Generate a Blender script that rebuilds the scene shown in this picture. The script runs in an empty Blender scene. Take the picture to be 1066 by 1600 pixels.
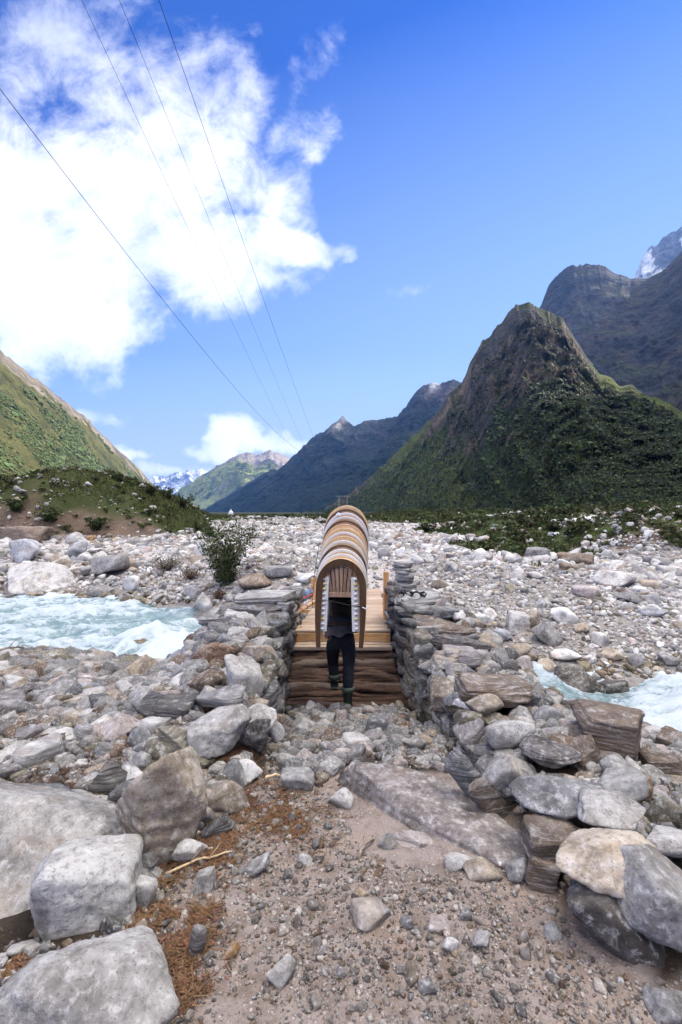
import bpy, bmesh, math, random
import numpy as np
from mathutils import Vector, Matrix

# ------------------------------------------------------------------ camera, sky, sun, exposure
CAMZ, F = 1.6, 740.0                      # eye height (m), focal length in photograph pixels
R = math.radians
scene = bpy.context.scene
cam_d = bpy.data.cameras.new('camera'); cam = bpy.data.objects.new('camera', cam_d)
scene.collection.objects.link(cam); scene.camera = cam
cam.location = (0, 0, CAMZ); cam.rotation_euler = (R(90), 0, 0)
cam_d.sensor_fit = 'VERTICAL'; cam_d.sensor_height = 36.0; cam_d.lens = F/1600*36.0
cam_d.clip_start = 0.05; cam_d.clip_end = 60000
SUN_AZ, SUN_EL = 62.0, 36.0               # azimuth to the right of the viewing direction, elevation
EXPOSURE, SKY, SUN = 1.33, 0.12, 4.4
sd = bpy.data.lights.new('sun', 'SUN'); sd.energy = SUN; sd.angle = R(0.5); sd.color = (1.0, .93, .82)
so = bpy.data.objects.new('sun', sd); scene.collection.objects.link(so)
Ldir = Vector((math.sin(R(SUN_AZ))*math.cos(R(SUN_EL)), math.cos(R(SUN_AZ))*math.cos(R(SUN_EL)), math.sin(R(SUN_EL))))
so.rotation_euler = Ldir.to_track_quat('Z', 'Y').to_euler(); so.location = (0, 0, 50)
vs = scene.view_settings
vs.view_transform = 'Standard'; vs.look = 'None'; vs.gamma = 1; vs.use_curve_mapping = False; vs.exposure = EXPOSURE
scene.cycles.use_denoising = True
scene.cycles.max_bounces = 5; scene.cycles.diffuse_bounces = 2; scene.cycles.glossy_bounces = 2
scene.cycles.transmission_bounces = 2; scene.cycles.transparent_max_bounces = 6; scene.cycles.volume_bounces = 0
scene.cycles.sample_clamp_indirect = 6

class NB:
    """small helper to write node trees"""
    def __init__(s, tree): s.t = tree; s.n = tree.nodes; s.l = tree.links; s.n.clear()
    def new(s, typ, **kw):
        n = s.n.new(typ)
        for k, v in kw.items(): setattr(n, k, v)
        return n
    def put(s, sock, v):
        if v is None: return
        if isinstance(v, bpy.types.NodeSocket): s.l.new(v, sock)
        elif isinstance(v, (tuple, list)) and sock.type == 'RGBA' and len(v) == 3: sock.default_value = (*v, 1)
        else: sock.default_value = v
    def m(s, op, a, b=None, c=None, clamp=False):
        n = s.new('ShaderNodeMath', operation=op, use_clamp=clamp)
        for i, v in enumerate((a, b, c)): s.put(n.inputs[i], v)
        return n.outputs[0]
    def vm(s, op, a, b=None):
        n = s.new('ShaderNodeVectorMath', operation=op)
        s.put(n.inputs[0], a)
        if b is not None: s.put(n.inputs[1], b)
        return n.outputs['Value'] if op in ('LENGTH', 'DOT_PRODUCT') else n.outputs[0]
    def noise(s, vec, scale, detail=5, rough=.55, dist=0, out='Fac', lac=2.0):
        n = s.new('ShaderNodeTexNoise'); s.put(n.inputs['Vector'], vec)
        s.put(n.inputs['Scale'], scale); n.inputs['Detail'].default_value = detail
        n.inputs['Roughness'].default_value = rough; n.inputs['Distortion'].default_value = dist
        n.inputs['Lacunarity'].default_value = lac
        return n.outputs[out]
    def vor(s, vec, scale, feature='F1', out='Distance', rnd=1):
        n = s.new('ShaderNodeTexVoronoi', feature=feature); s.put(n.inputs['Vector'], vec)
        n.inputs['Scale'].default_value = scale; n.inputs['Randomness'].default_value = rnd
        return n.outputs[out]
    def rng(s, v, a, b, c=0, d=1, smooth=True):
        n = s.new('ShaderNodeMapRange'); n.interpolation_type = 'SMOOTHSTEP' if smooth else 'LINEAR'
        s.put(n.inputs['Value'], v)
        for k, x in zip(('From Min', 'From Max', 'To Min', 'To Max'), (a, b, c, d)): s.put(n.inputs[k], x)
        return n.outputs['Result']
    def mix(s, f, a, b, mode='MIX'):
        n = s.new('ShaderNodeMix', data_type='RGBA', blend_type=mode)
        s.put(n.inputs['Factor'], f); s.put(n.inputs['A'], a) if False else None
        A = [i for i in n.inputs if i.name == 'A' and i.type == 'RGBA'][0]
        B = [i for i in n.inputs if i.name == 'B' and i.type == 'RGBA'][0]
        s.put(A, a); s.put(B, b)
        return [o for o in n.outputs if o.type == 'RGBA'][0]
    def bump(s, h, strength=.5, dist=.02, normal=None):
        n = s.new('ShaderNodeBump'); s.put(n.inputs['Height'], h)
        n.inputs['Strength'].default_value = strength; n.inputs['Distance'].default_value = dist
        if normal is not None: s.put(n.inputs['Normal'], normal)
        return n.outputs[0]
    def attr(s, name, out='Color'):
        n = s.new('ShaderNodeAttribute', attribute_name=name); return n.outputs[out]
    def mapping(s, vec, scale=(1, 1, 1), rot=(0, 0, 0), loc=(0, 0, 0)):
        n = s.new('ShaderNodeMapping'); s.put(n.inputs['Vector'], vec)
        n.inputs['Scale'].default_value = scale; n.inputs['Rotation'].default_value = rot; n.inputs['Location'].default_value = loc
        return n.outputs[0]
    def obj(s): return s.new('ShaderNodeTexCoord').outputs['Object']
    def pos(s): return s.new('ShaderNodeNewGeometry').outputs['Position']
    def principled(s, col, rough=.8, normal=None, spec=.3, **kw):
        p = s.new('ShaderNodeBsdfPrincipled'); s.put(p.inputs['Base Color'], col); s.put(p.inputs['Roughness'], rough)
        s.put(p.inputs['Specular IOR Level'], spec)
        if normal is not None: s.put(p.inputs['Normal'], normal)
        for k, v in kw.items(): s.put(p.inputs[k.replace('_', ' ')], v)
        o = s.new('ShaderNodeOutputMaterial'); s.l.new(p.outputs[0], o.inputs['Surface'])
        return p

def uvpx(px, py): return ((px-533)/F, (800-py)/F)

def build_world():
    w = bpy.data.worlds.new('World'); scene.world = w; w.use_nodes = True
    b = NB(w.node_tree)
    tc = b.new('ShaderNodeTexCoord').outputs['Generated']
    sky = b.new('ShaderNodeTexSky', sky_type='NISHITA'); sky.sun_disc = False
    sky.sun_elevation = R(SUN_EL); sky.sun_rotation = R(SUN_AZ)
    sky.altitude = 3600; sky.air_density = 1.0; sky.dust_density = 2.4; sky.ozone_density = 3.0
    hs = b.new('ShaderNodeHueSaturation'); hs.inputs['Saturation'].default_value = 1.08; hs.inputs['Value'].default_value = 1.0
    b.l.new(sky.outputs[0], hs.inputs['Color'])
    skyc = b.mix(1.0, hs.outputs[0], (.12, .34, .84), 'MULTIPLY')
    sp = b.new('ShaderNodeSeparateXYZ'); b.l.new(tc, sp.inputs[0])
    x, y, z = sp.outputs
    yc = b.m('MAXIMUM', y, .08)
    u = b.m('DIVIDE', x, yc); v = b.m('DIVIDE', z, yc)
    # thin high veil: the air whitens towards the horizon and towards the sun
    g = b.m('SUBTRACT', v, b.m('MULTIPLY', b.m('MINIMUM', u, 1.5), .35))
    skyc = b.mix(b.rng(g, 1.0, .20, 0, 1, False), skyc, (1.38, 1.96, 3.08))
    skyc = b.mix(b.rng(v, .34, .0, 0, 1, False), skyc, (2.35, 2.65, 3.3))
    # clouds: ellipsoidal masses on the dome (direction space), broken up by noise in the direction vector
    cb = b.new('ShaderNodeCombineXYZ'); b.put(cb.inputs[0], u); b.put(cb.inputs[1], v)
    uv = cb.outputs[0]
    wv = b.vm('SUBTRACT', b.noise(uv, 2.6, 5, .6, 0, 'Color'), (.5, .5, .5)); wsc = b.new('ShaderNodeVectorMath', operation='SCALE'); b.put(wsc.inputs[0], wv); wsc.inputs['Scale'].default_value = .42
    sw = b.new('ShaderNodeSeparateXYZ'); b.put(sw.inputs[0], wsc.outputs[0]); u0, v0 = u, v; u = b.m('ADD', u, sw.outputs[0]); v = b.m('ADD', v, sw.outputs[1])
    n_big = b.noise(uv, 3.2, 12, .64, .25)
    n_fine = b.noise(uv, 9.0, 10, .65, .5)
    blobs = [  # px, py, rx, ry, weight, tilt
        (90, 330, 300, 210, 1.5, 0), (290, 420, 215, 120, 1.5, 0), (60, 480, 260, 115, 1.4, 0), (440, 385, 100, 60, 1.3, 0),
        (400, 440, 90, 55, 1.1, 0), (-250, 350, 330, 300, 1.4, 0), (235, 190, 190, 130, .80, 0), (60, 90, 250, 150, .72, 0), (405, 290, 120, 80, .78, 20),
        (290, 110, 140, 110, .66, 0), (330, 250, 90, 90, .9, 0), (200, 540, 90, 40, .8, 0), (410, 690, 92, 27, 1.15, 0), (205, 706, 62, 24, 1.15, 0), (468, 170, 38, 130, .36, -20), (490, 250, 30, 70, .38, 0),
        (538, 376, 52, 20, .50, 15), (642, 455, 40, 16, .30, 0), (310, 60, 22, 55, .42, -30), (140, 640, 60, 14, .3, 0), (300, 735, 80, 18, .5, 0)]
    tot = None
    for px, py, rx, ry, wt, tilt in blobs:
        cu, cv = uvpx(px, py); a = R(tilt)
        du = b.m('SUBTRACT', u, cu); dv = b.m('SUBTRACT', v, cv)
        p = b.m('ADD', b.m('MULTIPLY', du, math.cos(a)*F/rx), b.m('MULTIPLY', dv, math.sin(a)*F/rx))
        q = b.m('ADD', b.m('MULTIPLY', dv, math.cos(a)*F/ry), b.m('MULTIPLY', du, -math.sin(a)*F/ry))
        r2 = b.m('ADD', b.m('MULTIPLY', p, p), b.m('MULTIPLY', q, q))
        g = b.m('MULTIPLY', b.m('SUBTRACT', 1, r2), wt)
        tot = g if tot is None else b.m('SMOOTH_MAX', tot, g, .25)
    tot = b.m('MINIMUM', tot, 1.3)
    nn = b.m('ADD', b.m('MULTIPLY', b.m('SUBTRACT', n_big, .5), 3.4), b.m('MULTIPLY', b.m('SUBTRACT', n_fine, .5), 2.0))
    den = b.m('ADD', b.m('ADD', tot, nn), -.02)
    front = b.rng(den, -.05, 1.25)
    front = b.m('MULTIPLY', front, b.rng(tot, -.6, .1))
    front = b.m('MULTIPLY', front, b.rng(y, .08, .2))
    # unseen clouds added for light: a bright lobe overhead, scattered warm fill behind
    sunward = b.vm('DOT_PRODUCT', tc, (.36, .16, .92))
    back = b.m('MULTIPLY', b.rng(b.m('ADD', sunward, b.m('MULTIPLY', b.m('SUBTRACT', b.noise(tc, 3.0, 6, .6), .5), .12)), .88, .96), b.rng(z, .72, .80))
    back2 = b.m('MULTIPLY', b.rng(b.noise(tc, 2.2, 5, .6), .53, .62), b.m('MULTIPLY', b.m('SUBTRACT', 1, b.rng(y, .0, .25)), b.rng(z, .15, .4)))
    back = b.m('MAXIMUM', back, back2)
    al = b.m('MAXIMUM', front, back)
    shade = b.noise(uv, 4.5, 6, .6)
    ccol = b.mix(b.rng(shade, .35, .7), (3.9, 4.0, 4.4), (4.7, 4.7, 4.7))
    ccol = b.mix(b.rng(v0, .75, 1.1), ccol, (2.5, 2.65, 3.4))
    ccol = b.mix(b.rng(y, .2, .0), ccol, (8.0, 7.6, 7.0))
    ccol = b.mix(back, ccol, (42, 40.2, 37))
    bg = b.mix(al, skyc, ccol)
    o = b.new('ShaderNodeOutputWorld'); B = b.new('ShaderNodeBackground'); B.inputs['Strength'].default_value = SKY
    b.l.new(bg, B.inputs['Color']); b.l.new(B.outputs[0], o.inputs[0])
build_world()

# ------------------------------------------------------------------ helpers
COL = scene.collection
rs = np.random.RandomState(7); rnd = random.Random(5)
MAT = {}
def material(name):
    def deco(fn):
        m = bpy.data.materials.new(name); m.use_nodes = True
        fn(NB(m.node_tree)); MAT[name] = m
        return m
    return deco

def tag(o, label=None, cat=None, group=None, kind=None):
    if label: o['label'] = label
    if cat: o['category'] = cat
    if group: o['group'] = group
    if kind: o['kind'] = kind
    return o

def mesh_np(name, V, Fc, mat, tint=None, smooth=True, parent=None, extra=None):
    """mesh object from numpy arrays; Fc is (n,3) or (n,4) or a list of such arrays"""
    me = bpy.data.meshes.new(name)
    if not isinstance(Fc, (list, tuple)): Fc = [Fc]
    V = np.asarray(V, dtype=np.float32)
    loops = np.concatenate([f.ravel() for f in Fc]).astype(np.int32)
    tots = np.concatenate([np.full(len(f), f.shape[1]) for f in Fc]).astype(np.int32)
    starts = np.concatenate([[0], np.cumsum(tots)[:-1]]).astype(np.int32)
    me.vertices.add(len(V)); me.vertices.foreach_set('co', V.ravel())
    me.loops.add(len(loops)); me.loops.foreach_set('vertex_index', loops)
    me.polygons.add(len(tots)); me.polygons.foreach_set('loop_start', starts); me.polygons.foreach_set('loop_total', tots)
    me.polygons.foreach_set('use_smooth', np.full(len(tots), bool(smooth)))
    me.update(calc_edges=True)
    if tint is not None:
        t = np.asarray(tint, dtype=np.float32)
        if t.ndim == 1: t = np.tile(t, (len(V), 1))
        c = np.ones((len(V), 4), dtype=np.float32); c[:, :t.shape[1]] = t
        a = me.color_attributes.new('tint', 'FLOAT_COLOR', 'POINT'); a.data.foreach_set('color', c.ravel())
    if extra:
        for k, v in extra.items():
            a = me.attributes.new(k, 'FLOAT', 'POINT'); a.data.foreach_set('value', np.asarray(v, dtype=np.float32))
    if mat is not None: me.materials.append(MAT[mat] if isinstance(mat, str) else mat)
    o = bpy.data.objects.new(name, me); COL.objects.link(o)
    if parent: o.parent = parent
    return o

def empty(name, loc, rz=0):
    o = bpy.data.objects.new(name, None); COL.objects.link(o); o.location = loc; o.rotation_euler = (0, 0, rz)
    o.empty_display_size = .2
    return o

class MB:
    """collects simple shapes into one mesh"""
    def __init__(s): s.v = []; s.f3 = []; s.f4 = []; s.n = 0
    def add(s, V, f3=None, f4=None):
        s.v.append(np.asarray(V, float))
        if f3 is not None and len(f3): s.f3.append(np.asarray(f3)+s.n)
        if f4 is not None and len(f4): s.f4.append(np.asarray(f4)+s.n)
        s.n += len(V)
    def box(s, c, d, M=None, taper=0, bev=.0):
        """bevelled box: centre c, full size d, rotation M"""
        d = np.array(d)/2.; b = min(bev, min(d)*.49)
        if b <= 0:
            V = np.array([[x, y, z] for x in (-1, 1) for y in (-1, 1) for z in (-1, 1)])*d
            Q = np.array([[0, 1, 3, 2], [4, 6, 7, 5], [0, 4, 5, 1], [2, 3, 7, 6], [0, 2, 6, 4], [1, 5, 7, 3]])
            T = None
        else:
            V = []; idx = {}
            for sx in (-1, 1):
                for sy in (-1, 1):
                    for sz in (-1, 1):
                        for ax in range(3):
                            q = [sx*(d[0]-b), sy*(d[1]-b), sz*(d[2]-b)]; q[ax] = (sx, sy, sz)[ax]*d[ax]
                            idx[(sx, sy, sz, ax)] = len(V); V.append(q)
            V = np.array(V); Q = []; T = []
            for ax in range(3):
                o1, o2 = [(1, 2), (2, 0), (0, 1)][ax]
                for sg in (-1, 1):
                    r = []
                    for p, q in ((-1, -1), (1, -1), (1, 1), (-1, 1)):
                        k = [0, 0, 0]; k[ax] = sg; k[o1] = p; k[o2] = q; r.append(idx[(*k, ax)])
                    Q.append(r if sg > 0 else r[::-1])
            for ax in range(3):      # edges along ax
                o1, o2 = [(1, 2), (2, 0), (0, 1)][ax]
                for p in (-1, 1):
                    for q in (-1, 1):
                        k0 = [0, 0, 0]; k1 = [0, 0, 0]; k0[ax] = -1; k1[ax] = 1
                        for k in (k0, k1): k[o1] = p; k[o2] = q
                        r = [idx[(*k0, o1)], idx[(*k1, o1)], idx[(*k1, o2)], idx[(*k0, o2)]]
                        Q.append(r if p*q > 0 else r[::-1])
            for sx in (-1, 1):
                for sy in (-1, 1):
                    for sz in (-1, 1):
                        r = [idx[(sx, sy, sz, a)] for a in range(3)]
                        T.append(r if sx*sy*sz > 0 else r[::-1])
            Q = np.array(Q); T = np.array(T)
        if taper: V[:, :2] *= (1-taper*(V[:, 2:3]/d[2]+1)/2)
        if M is not None: V = V @ np.array(M).T
        s.add(V+np.array(c), T, Q)
    def bar(s, a, b, w, h, bev=.004, roll=0):
        """rectangular bar from point a to point b"""
        a = Vector(a); b = Vector(b); d = b-a; L = d.length
        q = d.to_track_quat('Z', 'Y').to_matrix() @ Matrix.Rotation(roll, 3, 'Z')
        s.box((a+b)/2, (w, h, L), M=q, bev=bev)
    def tube(s, pts, rad, n=8, cap=True, squash=1.0):
        P = np.array(pts, float); k = len(P); rad = np.broadcast_to(rad, (k,))
        T = np.gradient(P, axis=0); T /= np.linalg.norm(T, axis=1)[:, None]+1e-9
        up = np.array([0, 0, 1.]) if abs(T[0, 2]) < .9 else np.array([1., 0, 0])
        V = []
        A = np.cross(T[0], up); A /= np.linalg.norm(A)
        for i in range(k):
            A = A-T[i]*A.dot(T[i]); A /= np.linalg.norm(A)
            B = np.cross(T[i], A)
            for j in range(n):
                t = 2*math.pi*j/n; V.append(P[i]+rad[i]*(math.cos(t)*A+squash*math.sin(t)*B))
        Q = [[i*n+j, i*n+(j+1) % n, (i+1)*n+(j+1) % n, (i+1)*n+j] for i in range(k-1) for j in range(n)]
        T3 = []
        if cap:
            V += [P[0], P[-1]]
            T3 = [[k*n, (j+1) % n, j] for j in range(n)]+[[k*n+1, (k-1)*n+j, (k-1)*n+(j+1) % n] for j in range(n)]
        s.add(V, T3, Q)
    def ribbon(s, pts, wdt, dpt, wvec, dvec):
        """closed rectangular strip along pts; widths along per-point wvec, depth along dvec"""
        P = np.array(pts, float); k = len(P); W = np.array(wvec, float); D = np.array(dvec, float)
        wdt = np.broadcast_to(wdt, (k,))[:, None]/2; h = dpt/2
        W = np.broadcast_to(W, P.shape); D = np.broadcast_to(D, P.shape)
        c = [P-W*wdt-D*h, P+W*wdt-D*h, P+W*wdt+D*h, P-W*wdt+D*h]
        V = np.stack(c, 1).reshape(-1, 3)
        Q = [[i*4+j, i*4+(j+1) % 4, (i+1)*4+(j+1) % 4, (i+1)*4+j] for i in range(k-1) for j in range(4)]
        Q += [[3, 2, 1, 0], [(k-1)*4+j for j in range(4)]]
        s.add(V, None, Q)
    def grid(s, P):
        """P (n,m,3) surface"""
        n, m = P.shape[:2]; idx = np.arange(n*m).reshape(n, m)
        Q = np.stack([idx[:-1, :-1], idx[1:, :-1], idx[1:, 1:], idx[:-1, 1:]], -1).reshape(-1, 4)
        s.add(P.reshape(-1, 3), None, Q)
    def build(s, name, mat, parent=None, smooth=False, tint=None, origin=None):
        V = np.concatenate(s.v); fs = []
        if s.f3: fs.append(np.concatenate(s.f3))
        if s.f4: fs.append(np.concatenate(s.f4))
        if origin is not None: V = V-np.array(origin)
        o = mesh_np(name, V, fs, mat, tint=tint, smooth=smooth, parent=parent)
        if origin is not None: o.location = origin
        return o

# ---- vectorised value noise
def _h(ix, iy, iz, seed):
    h = (ix.astype(np.int64)*374761393+iy.astype(np.int64)*668265263+iz.astype(np.int64)*2147483647+seed*1274126177) & 0xffffffff
    h = ((h ^ (h >> 13))*1274126177) & 0xffffffff
    h = ((h ^ (h >> 15))*2246822519) & 0xffffffff
    return ((h ^ (h >> 16)) & 0xffff)/32767.5-1
def vnoise(P, seed=0):
    P = np.asarray(P, float); i = np.floor(P).astype(np.int64); f = P-i; f = f*f*f*(f*(f*6-15)+10)
    x, y, z = i[..., 0], i[..., 1], i[..., 2]; fx, fy, fz = f[..., 0], f[..., 1], f[..., 2]
    r = 0
    for dx in (0, 1):
        for dy in (0, 1):
            for dz in (0, 1):
                w = (fx if dx else 1-fx)*(fy if dy else 1-fy)*(fz if dz else 1-fz)
                r = r+w*_h(x+dx, y+dy, z+dz, seed)
    return r
def fbm(P, oct=5, gain=.5, lac=2.03, seed=0, ridged=False):
    P = np.asarray(P, float); a = 1; s = 0; t = 0
    for o in range(oct):
        n = vnoise(P+o*17.3, seed+o)
        if ridged: n = 1-2*np.abs(n)
        s = s+a*n; t += a; a *= gain; P = P*lac
    return s/t
def p2(x, y, s=1., z=0.):
    x, y = np.broadcast_arrays(x, y); return np.stack([x*s, y*s, np.full(x.shape, z)], -1)
def sstep(x, a, b):
    t = np.clip((np.asarray(x, float)-a)/(b-a), 0, 1); return t*t*(3-2*t)
I = np.interp

# ------------------------------------------------------------------ the lie of the land
YN = ([-60, -30, -6, -2.6, 0, 2.5, 3.8, 8, 20, 60], [10, 9, 8.4, 8.2, 7.4, 6.45, 5.05, 3.4, -2, -30])     # near bank line
YF = ([-60, -30, -10.5, -4.1, -3, .5, 2.4, 2.9, 5.4, 9, 20, 60], [18, 16, 14.5, 13.1, 12.4, 9.6, 7.7, 7.3, 7.6, 8, 3, -22])
WATER = -1.05
def fr(y): return I(y, [1.2, 1.6, 1.9, 2.3, 3.4, 5.3, 6.4, 7.5], [1.3, 1.13, .93, .88, .86, .79, .70, .70])
def fl(y): return -I(y, [1.2, 1.6, 2, 2.4, 3.2, 4.5, 5.3, 6.2, 7.5], [.62, .60, .72, .66, .46, .62, .68, .64, .64])
def smax(a, b, k=.05): return .5*(a+b+np.sqrt((a-b)**2+k*k))
def mound(x, y):
    c = 1.0*I(np.asarray(x)*38/np.maximum(np.asarray(y), 38), [-120, -60, -30, -22, -18.6, -15.3, -12.2, -11.2, -10.3], [6, 4.6, 4.0, 4.0, 4.9, 3.7, 2.35, 1.4, 0])
    foot = 25.5+1.2*vnoise(p2(x, 0*y, .35), 3)-.12*(x+20)*0
    prof = .78*sstep(y, foot, foot+4.5)+.22*sstep(y, foot+4, foot+9)
    return c*prof*(1-.6*sstep(y, 50, 120))
def vegf(x, y):
    """where the valley floor is overgrown (above 0)"""
    x = np.asarray(x, float); near = I(y, [13, 20, 30, 40, 60, 90, 200], [-1.3, -.75, -.45, -.2, .15, .5, 1.0])
    right = I(y, [13, 17, 22, 30, 45, 90], [-.9, -.42, -.16, .04, .25, .6])
    k = sstep(x/np.maximum(y, 1), .05, .45)
    return fbm(p2(x, y, .13), 5, seed=33)+near*(1-k)+right*k-.25*(x < -3)
def bank(x, y):
    c = I(x, [10.2, 12, 15, 22, 40, 80], [0, 1.0, 1.5, 1.9, 2.4, 4])
    return c*sstep(y, 19.5+.9*vnoise(p2(x, 0*y, .5), 5), 22.5)*(1-.5*sstep(y, 35, 60))
def H(x, y, detail=True):
    x = np.asarray(x, float); y = np.asarray(y, float); x, y = np.broadcast_arrays(x, y)
    n1 = vnoise(p2(x, y, .45), 11)
    dn = I(x, *YN)-y+.35*n1
    near = WATER+I(dn, [-3, -.6, 0, 1.5, 3.5, 5.5], [-.6, -.35, -.02, .5, .9, 1.05])
    df = y-I(x, *YF)+.35*n1
    far = WATER+I(df, [-3, -.6, 0, .8, 2.5, 7, 40, 400, 4000], [-.6, -.35, 0, .30, .66, .92, 1.05, 1.3, 1.3])
    far = far+(.16*vnoise(p2(x, y, .22), 12)+.10*vnoise(p2(x, y, .7), 13))*sstep(df, .5, 4)
    far = far+.55*vnoise(p2(x, y, .045), 14)*sstep(y, 30, 80)*(1-sstep(y, 200, 400))
    far = far+.55*np.exp(-(((x+2.2)/1.6)**2+((y-14.5)/2.2)**2))
    far = far+mound(x, y)+bank(x, y)
    z = np.where(y > (I(x, *YN)+I(x, *YF))/2, far, near)
    # the walls
    wr = fr(y); Tr = I(y, [1, 1.6, 2.2, 3, 4, 5, 6, 6.9, 7.3], [-.1, .02, .10, .05, .0, .12, .36, .38, -1.3])
    k = sstep(x, wr+.02, wr+.14)*(1-sstep(x, wr+.55, wr+1.7))
    z = np.where(k > 0, np.maximum(z, z+(Tr-z)*k), z)
    wl = fl(y); Tl = I(y, [2, 3.0, 3.8, 4.5, 5.3, 6.2, 6.9, 7.3], [-.4, .0, .06, .12, .25, .36, .36, -1.3])
    k = sstep(-x, -wl+.02, -wl+.14)*(1-sstep(-x, -wl+.55, -wl+1.7))
    z = np.where(k > 0, np.maximum(z, z+(Tl-z)*k), z)
    # the path and the hollow in front of the log steps
    path = I(y, [0, 2.7, 3.6, 5.2, 7.2, 7.5], [0, 0, -.17, -.60, -.66, -1.2])
    inside = sstep(x, wl-.02, wl+.06)*(1-sstep(x, wr-.06, wr+.02))*(1-sstep(y, 7.0, 7.3))*sstep(y, 2.2, 3.4)
    z = z+(path-z)*inside
    if detail:
        z = z+.018*fbm(p2(x, y, 2.2), 4, seed=20)*(1-sstep(y, 30, 60))+.05*vnoise(p2(x, y, .9), 23)*sstep(y, .5, 3)*(1-inside)
    return z

_YS = np.exp(np.linspace(math.log(1.15), math.log(400), 5000))
def ray_hit(px, py, lift=0.0):
    """point where the sight line through a photograph pixel meets the ground raised by lift"""
    u, v = uvpx(px, py)
    z = CAMZ+v*_YS; g = H(u*_YS, _YS)+(lift(_YS) if callable(lift) else lift)
    k = np.argmax(z < g)
    if not (z < g).any(): k = len(_YS)-1
    return np.array([u*_YS[k], _YS[k], z[k]])
# ------------------------------------------------------------------ materials
def rock_nodes(b, sc=1.0, lam=False, use_obj=True):
    co = b.obj() if use_obj else b.pos()
    if use_obj:
        oi = b.new('ShaderNodeObjectInfo').outputs['Random']
        cv = b.new('ShaderNodeCombineXYZ'); b.put(cv.inputs[0], b.m('MULTIPLY', oi, 37.)); b.put(cv.inputs[1], b.m('MULTIPLY', oi, 91.))
        co = b.vm('ADD', co, cv.outputs[0])
    t = b.attr('tint')
    if lam:
        cs = b.mapping(co, (1.2, 1.2, 14), rot=(.15, .1, 0))
        n1 = b.noise(cs, 2.2*sc, 8, .62, .35); n2 = b.noise(cs, 8*sc, 8, .7)
    else:
        n1 = b.noise(co, 4.5*sc, 8, .62, .25); n2 = b.noise(co, 24*sc, 8, .68)
    n3 = b.noise(co, 80*sc, 4, .7)
    dark = b.mix(1.0, t, (.50, .48, .47), 'MULTIPLY'); lite = b.mix(.30, t, (.62, .60, .58))
    c = b.mix(b.rng(n1, .32, .56), dark, t)
    c = b.mix(b.rng(n1, .52, .72), c, lite)
    c = b.mix(b.m('MULTIPLY', b.rng(n2, .50, .66), .55), c, b.mix(.5, lite, (.66, .65, .64)))
    c = b.mix(b.m('MULTIPLY', b.rng(n2, .48, .34), .62), c, b.mix(1.0, t, (.34, .33, .33), 'MULTIPLY'))
    c = b.mix(b.m('MULTIPLY', b.rng(n3, .44, .34), .55), c, (.05, .045, .04))
    nb = b.noise(co, 1.3*sc, 7, .7, .6); c = b.mix(b.m('MULTIPLY', b.rng(nb, .50, .60), .45), c, b.mix(1.0, c, (.48, .46, .45), 'MULTIPLY'))
    # warm iron stains and pale quartz veins
    n4 = b.noise(co, 1.9*sc, 4, .6)
    c = b.mix(b.m('MULTIPLY', b.rng(n4, .56, .74), .35), c, b.mix(1, t, (1.1, .82, .55), 'MULTIPLY'))
    n5 = b.noise(co, 3.1*sc, 5, .55, 1.2)
    vein = b.rng(b.m('ABSOLUTE', b.m('SUBTRACT', n5, .5)), .0, .014, 1, 0)
    c = b.mix(b.m('MULTIPLY', vein, .16), c, (.6, .58, .56))
    h = b.m('ADD', b.m('ADD', b.m('MULTIPLY', n1, 1.2), b.m('MULTIPLY', n2, .55)), b.m('MULTIPLY', n3, .16))
    # cracks
    cr = b.vor(b.vm('ADD', co, b.vm('MULTIPLY', b.noise(co, 2.5*sc, 6, .65, out='Color'), (.55, .55, .55))), 2.2*sc, 'DISTANCE_TO_EDGE')
    crm = b.rng(cr, .0, .03, 0, 1)
    h = b.m('ADD', h, b.m('MULTIPLY', crm, .07))
    return c, h

@material('rock')
def _(b):
    c, h = rock_nodes(b)
    b.principled(c, b.rng(h, .6, 1.4, .9, .72), b.bump(h, .85, .018), .28)
@material('slate')
def _(b):
    c, h = rock_nodes(b, 1.0, True)
    b.principled(c, .66, b.bump(h, .9, .03), .4)
@material('wet_rock')
def _(b):
    c, h = rock_nodes(b)
    b.principled(c, .28, b.bump(h, .8, .02), .5)
@material('stones')
def _(b):
    co = b.pos(); t = b.attr('tint')
    n1 = b.noise(co, 14, 6, .65); n2 = b.noise(co, 60, 5, .7)
    c = b.mix(b.rng(n1, .3, .6), b.mix(1, t, (.55, .53, .52), 'MULTIPLY'), t)
    c = b.mix(b.m('MULTIPLY', b.rng(n2, .52, .68), .5), c, (.6, .59, .57))
    c = b.mix(b.m('MULTIPLY', b.rng(n2, .46, .34), .5), c, b.mix(1, t, (.35, .34, .33), 'MULTIPLY'))
    b.principled(c, .85, b.bump(b.m('ADD', n1, b.m('MULTIPLY', n2, .5)), .6, .012), .25)

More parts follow.
